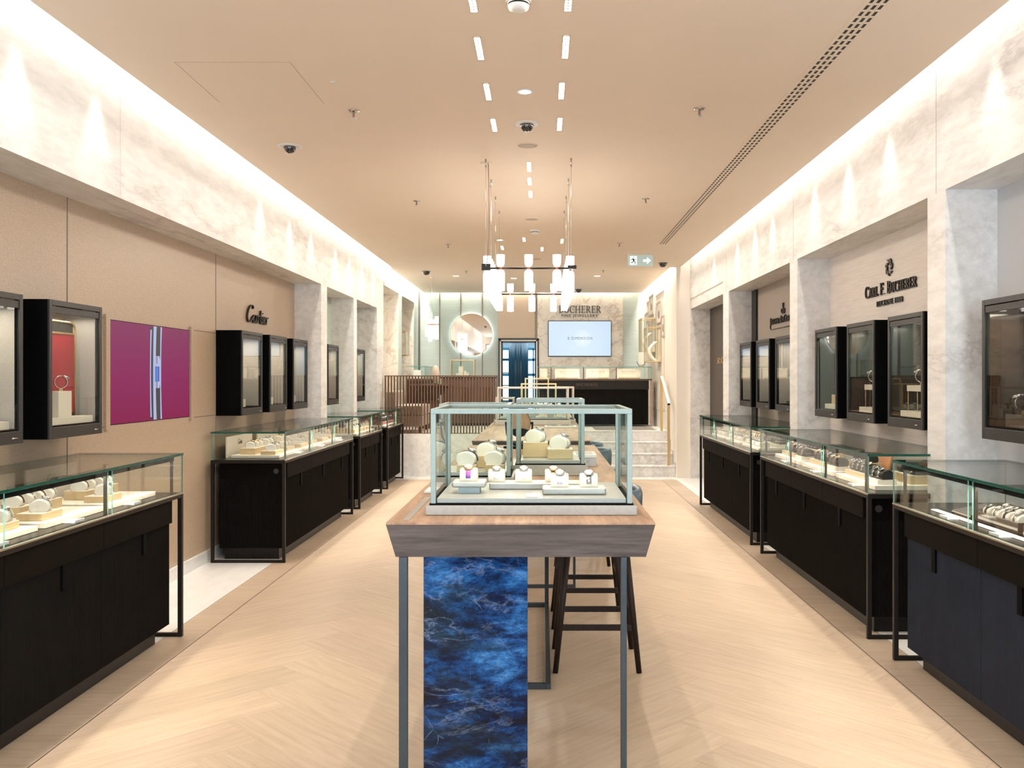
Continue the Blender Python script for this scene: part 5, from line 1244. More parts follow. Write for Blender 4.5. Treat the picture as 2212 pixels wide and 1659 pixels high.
# bronze-framed showcases further back
showcase('rose metal showcase at the far end of the second table', -0.452, 0.262, 8.98, 9.40, 1.477, M_CHAMP2, base_h=0.05, lip=0.02)
showcase('low rose metal showcase at the far corner of the second table', -0.50, -0.30, 9.55, 9.85, 1.36, M_CHAMP2)
showcase('small rose metal showcase behind the big one on the second table', 0.05, 0.335, 9.55, 9.85, 1.475, M_CHAMP2)
showcase('bronze-framed showcase on the near part of the last table', -0.28, 0.18, 11.6, 12.0, 1.50, M_BRASS)
showcase('tall bronze-framed showcase at the far end of the last table', -0.25, 0.09, 12.7, 13.0, 1.57, M_BRASS)
zz_ = ZT+0.05+0.0218
for i in range(7):
    disp('display_block', '%s small block from the fabric wall side in the rose metal showcase' % ORD[i], 'display block', -0.40+0.09*i, -0.34+0.09*i, 9.12, 9.22, zz_, 0.12 if i in (2, 3) else 0.07, M_GREYB if i % 2 else M_BOARD, M_LEATH, 0.002)['group'] = 'small blocks in the rose metal showcase'
    watch(('steel', 'dark')[i % 2], -0.37+0.09*i, 9.17, zz_+(0.1205 if i in (2, 3) else 0.0705), R(8*(i % 3)-8), '%s watch from the fabric wall side in the rose metal showcase' % ORD[i], 'watches in the rose metal showcase', True, 1.2)
for i in range(3):
    watch('steel', -0.16+0.1*i, 11.8, ZT+0.0525, 0, '%s watch from the fabric wall side in the near showcase of the last table' % ORD[i], 'watches in the near showcase of the last table', True, 1.6)
# swivelling round mirror on the nearest table
mi = thing('table_mirror', 'round tilting mirror in a black fork stand at the far end of nearest table', 'mirror', (-0.155, 6.0, ZT))
MB().lathe([(0.001, 0.0), (0.105, 0.0), (0.105, 0.010), (0.001, 0.012)], 36, cap=False).build('base', M_BLACK, mi)
arc = [(0.085*math.cos(R(a)), 0, 0.115+0.10*math.sin(R(a))) for a in range(180, 361, 12)]
MB().tube([(-0.088, 0, 0.165)]+arc+[(0.088, 0, 0.165)], 0.006, 8).build('fork', M_BLACK, mi)
for sx in (-1, 1): MB().cyl((sx*0.074, 0, 0.165), (sx*0.094, 0, 0.165), 0.008, n=10).build('pivot_knob', M_BLACK, mi)
MM = Matrix.Translation((0, 0, 0.165)) @ Matrix.Rotation(R(22), 4, 'X') @ Matrix.Scale(1.35, 4, (0, 0, 1)) @ Matrix.Rotation(R(90), 4, 'X')
MB().lathe([(0.001, -0.004), (0.074, -0.004), (0.076, 0.0), (0.076, 0.004), (0.074, 0.006)], 40, 0, MM, cap=False).build('rim', M_BLACK, mi)
MB().lathe([(0.0005, 0.0062), (0.0735, 0.0062)], 40, 0, MM, cap=False).build('mirror_glass', M_MIRROR, mi)
# little stone-patterned box and a pen tray
bx = thing('jewellery_box', 'small grey marble-patterned drawer box with a sunken grey lid on the nearest table', 'box', (0.222, 4.83, ZT))
MB().box(-0.058, 0.058, -0.11, 0.11, 0.0005, 0.045).build('drawer_body', marble('grey_veined_paper', (0.62, 0.60, 0.62), (0.40, 0.38, 0.40), 14, rough=0.5), bx, 0.002)
MB().box(-0.061, 0.061, -0.113, 0.113, 0.046, 0.062).build('lid', M_CARD, bx, 0.002)
MB().box(-0.045, 0.045, -0.085, 0.085, 0.062, 0.0626).build('inlay', M_GREYB, bx)
MB().tube([(-0.018, -0.111, 0.028), (-0.015, -0.118, 0.025), (0.015, -0.118, 0.025), (0.018, -0.111, 0.028)], 0.0018, 6).build('handle', M_STEEL, bx)
pt_ = thing('pen_tray', 'flat white presentation tray lying on the second table', 'tray', (0.17, 8.55, ZT))
MB().box(-0.15, 0.15, -0.11, 0.11, 0.0005, 0.014).build('tray_body', M_CARD, pt_, 0.003); MB().box(-0.13, 0.13, -0.09, 0.09, 0.014, 0.0146).build('lining', M_GREYB, pt_)
tag(MB().cyl((-0.08, 0, 0), (0.08, 0.01, 0), 0.005, n=10).build('pen', M_STEEL, loc=(0.17, 8.55, ZT+0.0202)), 'thin steel pen lying in the white presentation tray', 'pen')
disp('card_stack', 'small white card lying by the nearest showcase on the fabric wall side', 'card', -0.475, -0.425, 3.62, 3.76, ZT+0.0005, 0.008, M_CARD, None, 0.001)
# ------------------------------------------------------------------ platform furniture
ra = thing('slat_railing', 'walnut slat railing with a brass-coloured top rail along the raised platform', 'railing', (-1.63, 14.46, ZP))
xl_, xr_ = -2.53, -0.72; hr = at(0, 811, 14.46)[2]-ZP
MB().box(xl_+1.63, xr_+1.63, -0.026, 0.026, hr-0.016, hr).build('top_rail', M_RAIL, ra); MB().box(xl_+1.63, xr_+1.63, -0.012, 0.012, 0, 0.01).build('bottom_rail', M_RAIL, ra)
sl = MB().box(-0.011, 0.011, -0.022, 0.022, 0.01, hr-0.016).mesh('slat', M_RAIL); n = 38
for i in range(n): obj('slat', sl, ra, loc=(xl_+1.63+0.012+(xr_-xl_-0.024)*i/(n-1), 0, 0))
# serving desk with fluted front
yd = 16.8; xd0, xd1 = at(953, 0, yd)[0], at(1067, 0, yd)[0]; zdt = at(0, 814, yd)[2]
dk = thing('sales_desk', 'dark walnut desk with a fluted front behind the slat railing', 'desk', ((xd0+xd1)/2, yd+0.3, ZP)); a = (xd1-xd0)/2; hd = zdt-ZP
m = MB(); m.box(-a, a, -0.28, 0.3, 0.05, hd-0.20).build('body', M_DESK, dk)
m = MB(); reeded(m, -0.281, -a, a, 0.05, hd-0.20, 'x', 0.05, 0.012, -1); m.build('fluted_front', M_DESK, dk)
MB().box(-a, a, -0.295, 0.3, hd-0.20, hd-0.03).build('drawer_front', M_DESK, dk, 0.002); MB().box(-a-0.01, a+0.01, -0.31, 0.31, hd-0.03, hd).build('worktop', M_DKWOOD, dk, 0.002); MB().box(-a+0.04, a-0.04, -0.22, 0.28, 0, 0.05).build('plinth', M_BLACK, dk)
x0, x1 = at(972, 0, yd)[0], at(1024, 0, yd)[0]
showcase('brass-framed glass showcase with cream blocks on the fluted walnut desk', x0, x1, yd+0.05, yd+0.42, at(0, 777, yd)[2], M_BRASS, 0.014, 0.02, 0.004, False, zdt)
for i, (pa, pb, t_) in enumerate(((991, 1001, 791), (1002, 1008, 801), (1008, 1013, 805), (985, 991, 806))):
    disp('display_block', ('tall', 'medium', 'small', 'squat')[i]+' cream block in the brass-framed showcase on the fluted desk', 'display block', at(pa, 0, yd+.2)[0], at(pb, 0, yd+.2)[0], yd+0.15, yd+0.25, zdt+0.0255, at(0, t_, yd+.2)[2]-zdt-0.0255, M_BOARD, None, 0.002)
# pedestal table, its mirror and a cabinet
yt = 16.0; xa_, xb_ = at(882, 0, yt)[0], at(979, 0, yt)[0]; zt_ = at(0, 830, yt)[2]; hh = zt_-ZP
pt = thing('pedestal_table', 'walnut pedestal table with an hourglass foot behind the slat railing', 'table', ((xa_+xb_)/2, yt+0.1, ZP)); a = (xb_-xa_)/2
MB().lathe([(0.001, hh-0.03), (0.36, hh-0.03), (0.39, hh-0.015), (0.39, hh), (0.001, hh)], 40, 0, cap=False).build('tabletop', M_DESK, pt)
MB().lathe([(0.24, 0.0), (0.20, 0.25), (0.13, hh-0.28)], 32).build('foot', M_DESK, pt); MB().lathe([(0.11, hh-0.28), (0.16, hh-0.2), (0.33, hh-0.03)], 32).build('funnel', M_DKWOOD, pt)
tm = thing('table_mirror', 'oval table mirror standing on the pedestal table behind the railing', 'mirror', (at(939.5, 0, yt)[0], yt+0.1, zt_))
MB().lathe([(0.001, 0), (0.07, 0), (0.07, 0.01), (0.001, 0.012)], 24, cap=False).build('base', M_BLACK, tm)
MB().tube([(0.085*math.cos(R(a_)), 0, 0.145+0.135*math.sin(R(a_))) for a_ in range(180, 361, 15)], 0.006, 8).build('fork', M_BLACK, tm)
ME = Matrix.Translation((0, 0, 0.18)) @ Matrix.Scale(2.05, 4, (0, 0, 1)) @ Matrix.Rotation(R(90), 4, 'X')
MB().lathe([(0.0005, 0.006), (0.074, 0.006), (0.076, 0), (0.074, -0.006), (0.0005, -0.006)], 36, 0, ME, cap=False).build('oval_plate', plain('taupe_mirror_back', (0.50, 0.42, 0.34), 0.35, noise=0.03), tm)
yc = 17.2
cb = thing('side_counter', 'dark walnut side counter under a glass case in the veined marble niche', 'cabinet', (-2.28, yc, ZP))
MB().box(-0.24, 0.12, -0.55, 0.55, 0.0, 0.84).build('body', M_DKWOOD, cb, 0.002); MB().box(-0.245, 0.125, -0.555, 0.555, 0.84, 0.88).build('worktop', M_DESK, cb, 0.002)
for sy in (-1, 1): MB().pane(-0.235, 0.115, *sorted((sy*0.545, sy*0.539)), 0.881, 1.10).build('end_glass', [GLASS, EDGE_P], cb)
MB().pane(0.11, 0.116, -0.538, 0.538, 0.881, 1.10).build('front_glass', [GLASS, EDGE_P], cb); MB().pane(-0.24, 0.12, -0.55, 0.55, 1.101, 1.111).build('glass_top', [GLASS, EDGE_P], cb)
disp('display_block', 'white display block inside the glass case of the side counter', 'display block', -2.42, -2.28, yc-0.3, yc-0.1, ZP+0.8805, 0.16, M_CARD)
so = thing('sofa_bench', 'pale grey upholstered bench with a thick back against the platform wall', 'bench', (-2.24, 15.12, ZP))
M_GSOF = fabric('pale_grey_upholstery', (0.50, 0.46, 0.42), 200, 0.08)
MB().box(-0.30, 0.28, -0.5, 0.5, 0.10, 0.28).build('base', M_GSOF, so, 0.02); MB().box(-0.14, 0.30, -0.5, 0.5, 0.285, 0.45).build('seat_cushion', M_GSOF, so, 0.03); MB().box(-0.30, -0.15, -0.5, 0.5, 0.285, 0.68).build('back_cushion', M_GSOF, so, 0.03)
for sx in (-0.26, 0.24):
    for sy in (-0.45, 0.45): MB().box(sx-0.015, sx+0.015, sy-0.015, sy+0.015, 0, 0.10).build('leg', M_BLACK, so)
# brass showcase on the wall of the far niche
wc = thing('niche_showcase', 'slim brass-framed wall showcase in the far veined marble niche', 'wall showcase', (-2.70, 17.2, 2.0)); 
m = MB()
for x in (-0.10, 0.12):
    for y in (-0.22, 0.22): m.box(x-0.007, x+0.007, y-0.007, y+0.007, 0, 0.46)
for z in (0, 0.446):
    m.box(-0.10, 0.12, -0.227, -0.213, z, z+0.014).box(-0.10, 0.12, 0.213, 0.227, z, z+0.014).box(-0.107, -0.093, -0.22, 0.22, z, z+0.014).box(0.113, 0.127, -0.22, 0.22, z, z+0.014)
m.build('frame', M_BRASS, wc); MB().box(-0.10, 0.12, -0.22, 0.22, 0.0145, 0.022).build('shelf', M_BOARD, wc); MB().pane(0.118, 0.122, -0.21, 0.21, 0.03, 0.44).build('glass', [GLASS, EDGE_P], wc)
MB().box(-0.16, -0.107, -0.2, 0.2, 0.1, 0.4).build('wall_bracket', M_BRASS, wc)
# back counter in front of the screen wall
yb_ = 16.6; xk0, xk1 = -0.10, at(1409, 0, yb_)[0]; zk = at(0, 818.5, yb_)[2]; zg = at(0, 792, yb_)[2]
bc = thing('sales_counter', 'dark bronze counter with a long glass case in front of the screen wall', 'display counter', ((xk0+xk1)/2, yb_+0.32, ZP)); a = (xk1-xk0)/2; hk = zk-ZP
m = MB(); m.box(-a+0.04, a-0.07, -0.28, 0.28, 0.03, hk-0.20); reeded(m, -0.281, -a+0.04, a-0.07, 0.03, hk-0.20, 'x', 0.02, 0.005, -1); m.build('body', M_REED, bc)
MB().box(-a+0.03, a-0.06, -0.30, 0.29, hk-0.195, hk-0.03).build('fascia', M_BRONZE, bc, 0.002)
MB().box(-a, a, -0.32, 0.32, hk-0.028, hk).build('worktop', M_DESK, bc, 0.002)
for sy in (-0.305, 0.305): MB().box(a-0.035, a, sy-0.015, sy+0.015, 0, hk-0.028).build('leg', plain('copper_leg', (0.42, 0.25, 0.17), 0.35, 0.7) if 'copper_leg' not in bpy.data.materials else bpy.data.materials['copper_leg'], bc)
hg = zg-ZP; g_ = [GLASS, EDGE_P]
xs = [-a+0.01]+[at(p, 0, yb_)[0]-bc.location.x for p in (1190.5, 1260.5, 1331.5)]+[a-0.01]
for i in range(4): MB().pane(xs[i]+0.012, xs[i+1]-0.012, -0.312, -0.306, hk+0.001, hg-0.012).build('front_glass', g_, bc)
for i in range(1, 4): MB().box(xs[i]-0.006, xs[i]+0.006, -0.30, -0.29, hk+0.001, hg-0.012).build('glass_post', M_BRONZE2, bc)
for sx in (-1, 1): MB().pane(*sorted((sx*(a-0.004), sx*(a-0.010))), -0.3, 0.3, hk+0.001, hg-0.012).build('end_glass', g_, bc)
MB().pane(-a, a, -0.315, 0.315, hg-0.011, hg).build('glass_top', [GLASS, EDGE_P], bc)
area('counter_case_light', (bc.location.x, yb_+0.06, zg-0.03), 1.9, 0.012, 2.5, (1.0, 0.86, 0.7))
q = MB(); x_ = at(1245, 0, yb_)[0]-bc.location.x; serif_text(q, 'BUCHERER', 0.40, 0.05, 0.0015, lambda u, v, w: (x_+u, -0.3005-w, hk-0.13+v)); q.build('lettering', plain('bronze_lettering', (0.11, 0.085, 0.065), 0.4, 0.6), bc)
CARDP = [(1166, 1182, False), (1199, 1252, True), (1266, 1316, True), (1333, 1384, True)]
for i, (pa, pb, tx) in enumerate(CARDP):
    xa_, xb_ = at(pa, 0, yb_+.2)[0], at(pb, 0, yb_+.2)[0]; w_ = xb_-xa_
    t = thing('backing_card', 'cream card %s in the glass case of the bronze counter' % ('nearest the doorway', 'second from the doorway', 'third from the doorway', 'at the wall end')[i], 'card', ((xa_+xb_)/2, yb_+0.22, zk+0.0005), 0, 'lettered cards in the bronze counter')
    MB().box(-w_/2, w_/2, 0, 0.012, 0, 0.19).build('panel', M_BOARD, t)
    if tx:
        q = MB(); serif_text(q, 'BUCHERER', w_*0.62, 0.032, 0.001, lambda u, v, w: (-w_*0.31+u, -w, 0.115+v)); q.build('lettering', plain('tan_lettering', (0.36, 0.27, 0.19), 0.5) if 'tan_lettering' not in bpy.data.materials else bpy.data.materials['tan_lettering'], t)
        obj('small_lettering', sans_mesh('small_lettering', 'FINE JEWELLERY', w_*0.55, 0.014, 0.001, bpy.data.materials['tan_lettering']), t, loc=(-w_*0.275, -0.0002, 0.085))
    disp('display_block', 'low tan block in front of the cream card %s' % ('nearest the doorway', 'second from the doorway', 'third from the doorway', 'at the wall end')[i], 'display block', xa_+0.02, xb_-0.02, yb_+0.06, yb_+0.18, zk+0.0005, 0.025, M_TAN, M_LEATH, 0.002)['group'] = 'low tan blocks in the bronze counter'
# small round-cornered mirror on the counter
cm = thing('table_mirror', 'small upright mirror in a hooped stand on the glass case beside the cream wall', 'mirror', (at(1385, 0, 16.75)[0], 16.75, zg+0.0005))
MB().lathe([(0.001, 0), (0.06, 0), (0.06, 0.008), (0.001, 0.01)], 24, cap=False).build('base', M_BRASS, cm)
MB().tube([(0.075*math.cos(R(a_)), 0, 0.10+0.09*math.sin(R(a_))) for a_ in range(180, 361, 15)], 0.005, 8).build('hoop', M_BRONZE2, cm)
MB().box(-0.05, 0.05, -0.005, 0.005, 0.04, 0.27).build('mirror_plate', M_LEATH, cm, 0.004)

# screen, lettering and round mirror on the back wall
yw = YB-0.04
x0, _, z1s = at(1184, 693, yw); x1, _, z0s = at(1320.5, 770, yw)
sc_ = thing('wall_screen', 'large lit screen with pale blue image on the veined marble wall', 'screen', ((x0+x1)/2, yw, z0s)); a = (x1-x0)/2; hs = z1s-z0s
f = MB(); f.box(-a, a, -0.04, 0, 0, hs).build('housing', M_BLACK, sc_, 0.002)
def screen_mat():
    m, t, b = nt('pale_blue_screen_image'); b.inputs['Base Color'].default_value = (0.02, 0.02, 0.02, 1); b.inputs['Roughness'].default_value = 0.2
    tc = N(t, 'ShaderNodeTexCoord'); mp = N(t, 'ShaderNodeMapping'); mp.inputs['Location'].default_value = (-0.50, 0, -0.50); mp.inputs['Scale'].default_value = (1.75, 0, 1.0)
    mp.inputs['Location'].default_value = (-0.55*1.75, 0, -0.5)
    L(t, tc.outputs['Generated'], mp.inputs['Vector']); le = N(t, 'ShaderNodeVectorMath', operation='LENGTH'); L(t, mp.outputs[0], le.inputs[0])
    r = ramp(t, [(0.0, (0.80, 0.89, 0.98)), (0.225, (0.70, 0.82, 0.98)), (0.27, (0.64, 0.78, 0.97)), (0.9, (0.58, 0.74, 0.97))]); L(t, le.outputs['Value'], r.inputs[0])
    L(t, r.outputs[0], b.inputs['Emission Color']); b.inputs['Emission Strength'].default_value = 1.0
    return m
MB().box(-a+0.012, a-0.012, -0.042, -0.0401, 0.012, hs-0.012).build('display', screen_mat(), sc_)
xt = at(1226.5, 0, yw)[0]-sc_.location.x; wt_ = (1279-1226.5)/FPX*yw
zt_ = at(0, 734, yw)[2]-z0s
obj('lettering', sans_mesh('lettering', 'B DIMENSION', wt_, 0.058, 0.001, plain('screen_blue_letters', (0.06, 0.17, 0.33), 0.5), 1.25), sc_, loc=(xt, -0.0421, zt_))
lg = thing('wall_lettering', 'dark serif lettering in two lines above the lit screen', 'sign', (at(1252, 0, yw)[0], yw, at(0, 687, yw)[2]))
q = MB(); xa_ = at(1207, 0, yw)[0]-lg.location.x; wt_ = (1298.5-1207)/FPX*yw; zz_ = at(0, 676, yw)[2]-lg.location.z
serif_text(q, 'BUCHERER', wt_, 15.5/FPX*yw, 0.015, lambda u, v, w: (xa_+u, -w, zz_+v))
q.build('lettering', M_LETTER, lg)
xb_ = at(1213, 0, yw)[0]-lg.location.x; w2_ = (1292-1213)/FPX*yw
obj('small_lettering', sans_mesh('small_lettering', 'FINE JEWELLERY', w2_, 7.5/FPX*yw, 0.01, M_LETTER, 1.15), lg, loc=(xb_, -0.001, at(0, 686.5, yw)[2]-lg.location.z))
ym = YB-0.07; mxc, _, mzc = at(1018, 723, ym); rm = 45.8/FPX*ym
rmr = thing('round_mirror', 'large round backlit mirror with a thin bronze rim on the sage wall', 'mirror', (mxc, ym, mzc))
MR = Matrix.Rotation(R(90), 4, 'X')
MB().lathe([(0.0005, 0.0), (rm-0.008, 0.0)], 64, 0, MR, smooth=False, cap=False).build('mirror_glass', M_MIRROR, rmr)
MB().lathe([(rm-0.008, 0.0), (rm-0.008, 0.008), (rm, 0.008), (rm, -0.02), (0.001, -0.02)], 64, 0, MR, cap=False).build('rim', M_BRASS, rmr)
MB().lathe([(rm-0.05, -0.045), (rm-0.02, -0.045), (rm-0.02, -0.03), (rm-0.05, -0.03), (rm-0.05, -0.045)], 64, 0, MR, cap=False).build('halo_light', emis('halo_led', (0.95, 0.98, 1.0), 9.0), rmr)
# framed pictures on the cream wall
PIC = ((1404.5, 1414, 635, 684, 'tall framed print highest on the cream wall'), (1420, 1430, 650, 702, 'framed print in the middle of the cream wall, above the front brass case'), (1431.2, 1436.5, 680, 730, 'narrow framed print nearest the steps on the cream wall'), (1395, 1402.5, 674, 712, 'small framed print behind the rear brass case'))
for i, (pa, pb, t_, b_, lab) in enumerate(PIC):
    da, db = FPX*2.11/(pa-CX), FPX*2.11/(pb-CX); dm = (da+db)/2; z1, z0 = at(0, t_+2, dm)[2], at(0, b_-2, dm)[2]
    t = thing('picture_frame', lab, 'picture', (2.109, dm, (z0+z1)/2), 0, 'framed prints on the cream wall'); a, b = abs(da-db)/2, (z1-z0)/2; f = MB(); k = 0.03
    f.box(-0.025, 0, -a, -a+k, -b, b).box(-0.025, 0, a-k, a, -b, b).box(-0.025, 0, -a+k, a-k, -b, -b+k).box(-0.025, 0, -a+k, a-k, b-k, b).build('frame', M_CHAMP2, t, 0.002)
    MB().box(-0.012, 0, -a+k, a-k, -b+k, b-k).build('print', M_CARD, t)
    g = MB(); n = 24; cy_, cz_ = (0.1-0.06*i)*a, -0.15*b
    MX = Matrix.Rotation(R(90), 4, 'Y')
    g.prism([(-cz_-0.38*b*math.sin(2*PI*j/n)-0.0, cy_+0.42*a*math.cos(2*PI*j/n)) for j in range(n)], -0.0135, -0.0121, M=MX)
    g.build('motif', plain('print_taupe_%d' % i, ((0.45, 0.32, 0.25), (0.30, 0.30, 0.33), (0.16, 0.14, 0.14), (0.5, 0.42, 0.36))[i], 0.6), t)
# brass glass cases projecting from the cream wall, with bust forms
def brass_case(label, x0, x1, y0, y1, z0, z1):
    t = thing('brass_case', label, 'glass case', ((x0+x1)/2, (y0+y1)/2, z0), 0, 'brass-framed wall cases'); a, b, h, k = (x1-x0)/2, (y1-y0)/2, z1-z0, 0.016
    m = MB()
    for x in (-a, a-k):
        for y in (-b, b-k): m.box(x, x+k, y, y+k, 0, h)
    for z in (0, h-k):
        m.box(-a+k, a-k, -b, -b+k, z, z+k).box(-a+k, a-k, b-k, b, z, z+k).box(-a, -a+k, -b+k, b-k, z, z+k).box(a-k, a, -b+k, b-k, z, z+k)
    m.build('frame', M_BRASS, t); MB().box(-a+k, a-k, -b+k, b-k, 0.001, 0.012).build('floor_plate', M_BOARD, t)
    MB().pane(-a+k, a-k, -b+0.005, -b+0.009, k, h-k).build('glass', [GLASS, EDGE_P], t); MB().pane(-a+0.005, -a+0.009, -b+k, b-k, k, h-k).build('glass', [GLASS, EDGE_P], t)
    MB().box(a-0.004, a, -b+k, b-k, k, h-k).build('back_panel', M_CREAM, t)
def bust(label, x, y, z, s):
    t = tag(bpy.data.objects.new('necklace_bust', CU['bust'] if 'bust' in CU else None), label, 'necklace bust', 'necklace busts'); COL.objects.link(t); t.location = (x, y, z); t.scale = (s, s, s)
mb = MB(); n = 18; pr = []
for i in range(n+1):
    a_ = R(180*i/n); pr.append((-0.30*math.sin(a_)*0.5+0.03, 0.42*i/n, 0.085*(1-0.35*i/n)))
for i, (x, z, r_) in enumerate(pr):
    for j in range(12): w = 2*PI*j/12; mb.v.append(Vector((x+0.045*math.cos(w), r_*math.sin(w)*1.1, z)))
for i in range(n):
    for j in range(12): j2 = (j+1) % 12; mb.f.append([i*12+j, i*12+j2, (i+1)*12+j2, (i+1)*12+j]); mb.m.append(0); mb.sm.append(True)
mb.f.append(list(range(12))[::-1]); mb.m.append(0); mb.sm.append(False); mb.f.append([n*12+j for j in range(12)]); mb.m.append(0); mb.sm.append(False)
CU['bust'] = mb.mesh('necklace_bust', M_LEATH)
zb0, zb1 = at(0, 782, 16)[2], at(0, 706, 16)[2]
brass_case('front brass-framed glass case projecting from the cream wall above the steps', 1.85, 2.108, 16.0, 16.5, zb0, zb1)
zc0, zc1 = at(0, 761, 16.8)[2], at(0, 687, 16.8)[2]
brass_case('rear brass-framed glass case projecting from the cream wall', 1.84, 2.108, 16.8, 17.3, zc0, zc1)
bust('curved cream necklace bust in the front brass case', 2.015, 16.2, zb0+0.0125, 0.85)
bust('curved cream necklace bust in the rear brass case', 2.01, 17.0, zc0+0.0125, 0.85)
# brass handrail beside the steps
hb_ = thing('handrail', 'flat brass handrail on two posts beside the marble steps', 'handrail', (2.02, 14.45, 0.17))
MB().box(-0.02, 0.02, -0.012, 0.012, 0.0005, at(0, 871, 14.45)[2]-0.17).build('post', M_BRASS, hb_); MB().box(-0.035, 0.005, 0.743, 0.767, ZP-0.17+0.0005, at(0, 810, 15.2)[2]-0.17).build('post', M_BRASS, hb_)
za, zb = at(0, 871, 14.45)[2]-0.17, at(0, 810, 15.2)[2]-0.17
m = MB(); m.add([(-0.02, -0.012, za-0.03), (0.02, -0.012, za-0.03), (0.02, -0.012, za), (-0.02, -0.012, za), (-0.035, 0.767, zb-0.03), (0.005, 0.767, zb-0.03), (0.005, 0.767, zb), (-0.035, 0.767, zb)], [(0, 1, 2, 3), (7, 6, 5, 4), (0, 4, 5, 1), (1, 5, 6, 2), (2, 6, 7, 3), (3, 7, 4, 0)])
m.build('rail', plain('bright_brass', (0.85, 0.70, 0.40), 0.3, 0.7), hb_)
# white wall plate on the last marble pillar
wp = thing('wall_plate', 'small white switch plate on the last marble pillar beside the railing', 'switch', (XBL, 14.2, at(0, 822, 14.2)[2]))
MB().box(0.0, 0.012, -0.045, 0.045, -0.06, 0.06).build('plate', M_WHITE, wp, 0.002); MB().box(0.012, 0.017, -0.02, 0.02, -0.03, 0.03).build('rocker', M_CARD, wp)

# ------------------------------------------------------------------ pink screen on the fabric wall
ps = thing('wall_screen', 'magenta screen with a silver bracelet image on the beige fabric wall', 'screen', (XWL, 6.62, 1.252)); hw, hs = 0.68, 0.70
MB().box(0.0, 0.004, -hw, hw, 0, hs).build('housing', M_BLACK, ps)
def pink_mat():
    m, t, b = nt('magenta_screen_image'); b.inputs['Base Color'].default_value = (0.01, 0.003, 0.006, 1); b.inputs['Roughness'].default_value = 0.5; b.inputs['Specular IOR Level'].default_value = 0.08
    tc = N(t, 'ShaderNodeTexCoord'); sx = N(t, 'ShaderNodeSeparateXYZ'); L(t, tc.outputs['Generated'], sx.inputs[0])
    r = ramp(t, [(0.0, (0.235, 0.010, 0.072)), (0.45, (0.25, 0.018, 0.105)), (1.0, (0.235, 0.040, 0.115))]); L(t, sx.outputs['Z'], r.inputs[0]); L(t, r.outputs[0], b.inputs['Emission Color']); b.inputs['Emission Strength'].default_value = 1.0; return m
MB().box(0.004, 0.0055, -hw+0.004, hw-0.004, 0.004, hs-0.004).build('display', pink_mat(), ps)
def img(name, polys, c, lv):
    m = MB()
    for poly in polys: m.prism([(-(v_*hs), -hw+u_*2*hw) for u_, v_ in poly], 0.0055+0.0004*lv, 0.0058+0.0004*lv, M=Matrix.Rotation(R(90), 4, 'Y'))
    e = emis('screen_'+name, c, 1.0); e.node_tree.nodes['Principled BSDF'].inputs['Base Color'].default_value = (0.01, 0.01, 0.01, 1); m.build(name, e, ps)
def bow(u0, u1, a0=0.02, a1=0.98, d=0.012, taper=0.0):
    n = 16; Lp, Rp = [], []
    for i in range(n+1):
        v = a0+(a1-a0)*i/n; o = d*(2*v-1)**2; Lp.append((u0+o*0.6, v)); Rp.append((u1+o, v))
    return Lp + Rp[::-1]
img('bracelet_dark', [bow(0.452, 0.60)], (0.02, 0.02, 0.03), 0)
img('bracelet_silver', [bow(0.458, 0.470, 0.04, 0.95), bow(0.497, 0.530, 0.01, 0.99), bow(0.585, 0.598, 0.01, 0.99), [(0.505, 0.34), (0.575, 0.34), (0.59, 0.40), (0.59, 0.62), (0.575, 0.68), (0.505, 0.68), (0.497, 0.62), (0.497, 0.40)]], (0.40, 0.45, 0.70), 1)
img('bracelet_ridge', [bow(0.538, 0.566, 0.0, 0.33), bow(0.538, 0.566, 0.69, 1.0), [(0.540, 0.33), (0.548, 0.33), (0.548, 0.42), (0.540, 0.42)], [(0.540, 0.60), (0.548, 0.60), (0.548, 0.69), (0.540, 0.69)]], (0.03, 0.025, 0.03), 2)
img('blue_stone', [[(0.522, 0.41), (0.574, 0.41), (0.574, 0.57), (0.522, 0.57)]], (0.03, 0.10, 0.42), 3)
img('stone_highlight', [[(0.540, 0.415), (0.550, 0.415), (0.550, 0.565), (0.540, 0.565)]], (0.12, 0.30, 0.80), 4)
f = MB(); f.box(0, 0.018, -hw-0.06, -hw-0.004, -0.03, hs+0.03).box(0, 0.018, hw+0.004, hw+0.06, -0.03, hs+0.03)
struct(f.build('trim_11', M_BEIGE, loc=(XWL, 6.62, 1.252)))

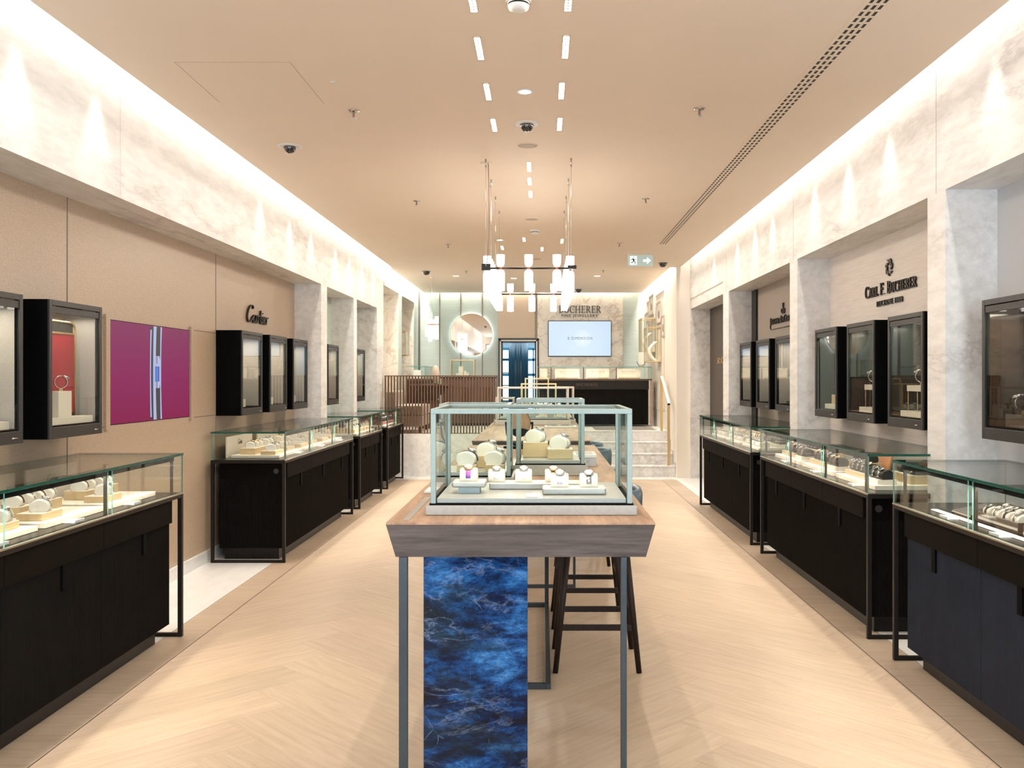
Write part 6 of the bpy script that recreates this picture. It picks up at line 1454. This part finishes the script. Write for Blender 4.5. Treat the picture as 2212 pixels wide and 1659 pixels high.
# ------------------------------------------------------------------ wall lettering on both sides
sg = thing('wall_lettering', 'large dark script lettering on the beige fabric wall above the showcases', 'sign', (XWL, 9.03, 2.11))
q = MB(); script_text(q, 0.70, 0.175, 0.02, lambda u, v, w: (w+0.001, -0.35+u, v), 0.068); q.build('script_lettering', M_LETTER, sg)
xr = XWR-0.02
sg = thing('wall_lettering', 'dark serif lettering with a swirl emblem on the pale travertine wall', 'sign', (xr, 6.8, 2.205))
for a_, b_ in ((0, 4), (5, 7), (8, 16)): q = MB(); serif_text(q, 'CARL F. BUCHERER', 1.0, 0.092, 0.015, lambda u, v, w: (-w-0.001, 0.5-u, v), 0.07, 0.82, (a_, b_)); q.build('lettering', M_LETTER, sg)
o = obj('small_lettering', sans_mesh('small_lettering', 'LUCERNE 1888', 0.50, 0.042, 0.012, M_LETTER, 1.1), sg, loc=(-0.001, 0.25, -0.085), rz=R(-90))
q = MB()
for i in range(7):
    a0 = 2*PI*i/7+0.3; pts = [((0.030+0.036*k/6)*math.cos(a0+0.95*k/6), (0.030+0.036*k/6)*math.sin(a0+0.95*k/6)+0.195) for k in range(7)]
    ribbon(q, pts, lambda dx, dy, t: 0.004+0.017*math.sin(PI*min(1, t*0.95+0.05)), 0.015, lambda u, v, w: (-w-0.001, -u, v))
q.build('swirl_emblem', M_LETTER, sg)
sg = thing('wall_lettering', 'dark lettering with an anchor-like emblem in the grey niche behind the pillar', 'sign', (xr, 9.8, 2.175))
q = MB(); serif_text(q, 'JAEGER-LECOULTRE', 1.12, 0.075, 0.015, lambda u, v, w: (-w-0.001, 0.56-u, v), 0.04, 0.8); q.build('lettering', M_LETTER, sg)
q = MB(); fe = lambda u, v, w: (-w-0.001, -u, v+0.10)
for sx in (-1, 1):
    ribbon(q, [(sx*0.010, 0.0), (sx*0.010, 0.095)], lambda a, b, t: 0.009, 0.015, fe); ribbon(q, [(sx*a, b) for a, b in arc_pts(0.02, 0.03, 0.045, 0.035, -100, 30)], lambda a, b, t: 0.008, 0.015, fe); ribbon(q, [(sx*0.004, 0.098), (sx*0.022, 0.104)], lambda a, b, t: 0.012, 0.015, fe)
q.build('emblem', M_LETTER, sg)
q = MB(); ribbon(q, [(-0.56, 0.01), (-0.53, -0.025), (0.53, -0.025), (0.56, 0.01)], lambda a, b, t: 0.006, 0.012, lambda u, v, w: (-w-0.001, -u, v-0.03)); q.build('underline', M_LETTER, sg)
sg = thing('wall_lettering', 'small gold serif lettering on the dark brown panel beside the steps', 'sign', (xr, 12.86, 1.785))
mgl = plain('gold_letters', (0.75, 0.48, 0.22), 0.35, 0.6)
for i, c_ in enumerate('ROLEX'):
    q = MB(); serif_text(q, c_, 0.27, 0.082, 0.01, lambda u, v, w: (-w-0.001, 0.65-0.31*i-u, v), 0.0); q.build('letter', mgl, sg)
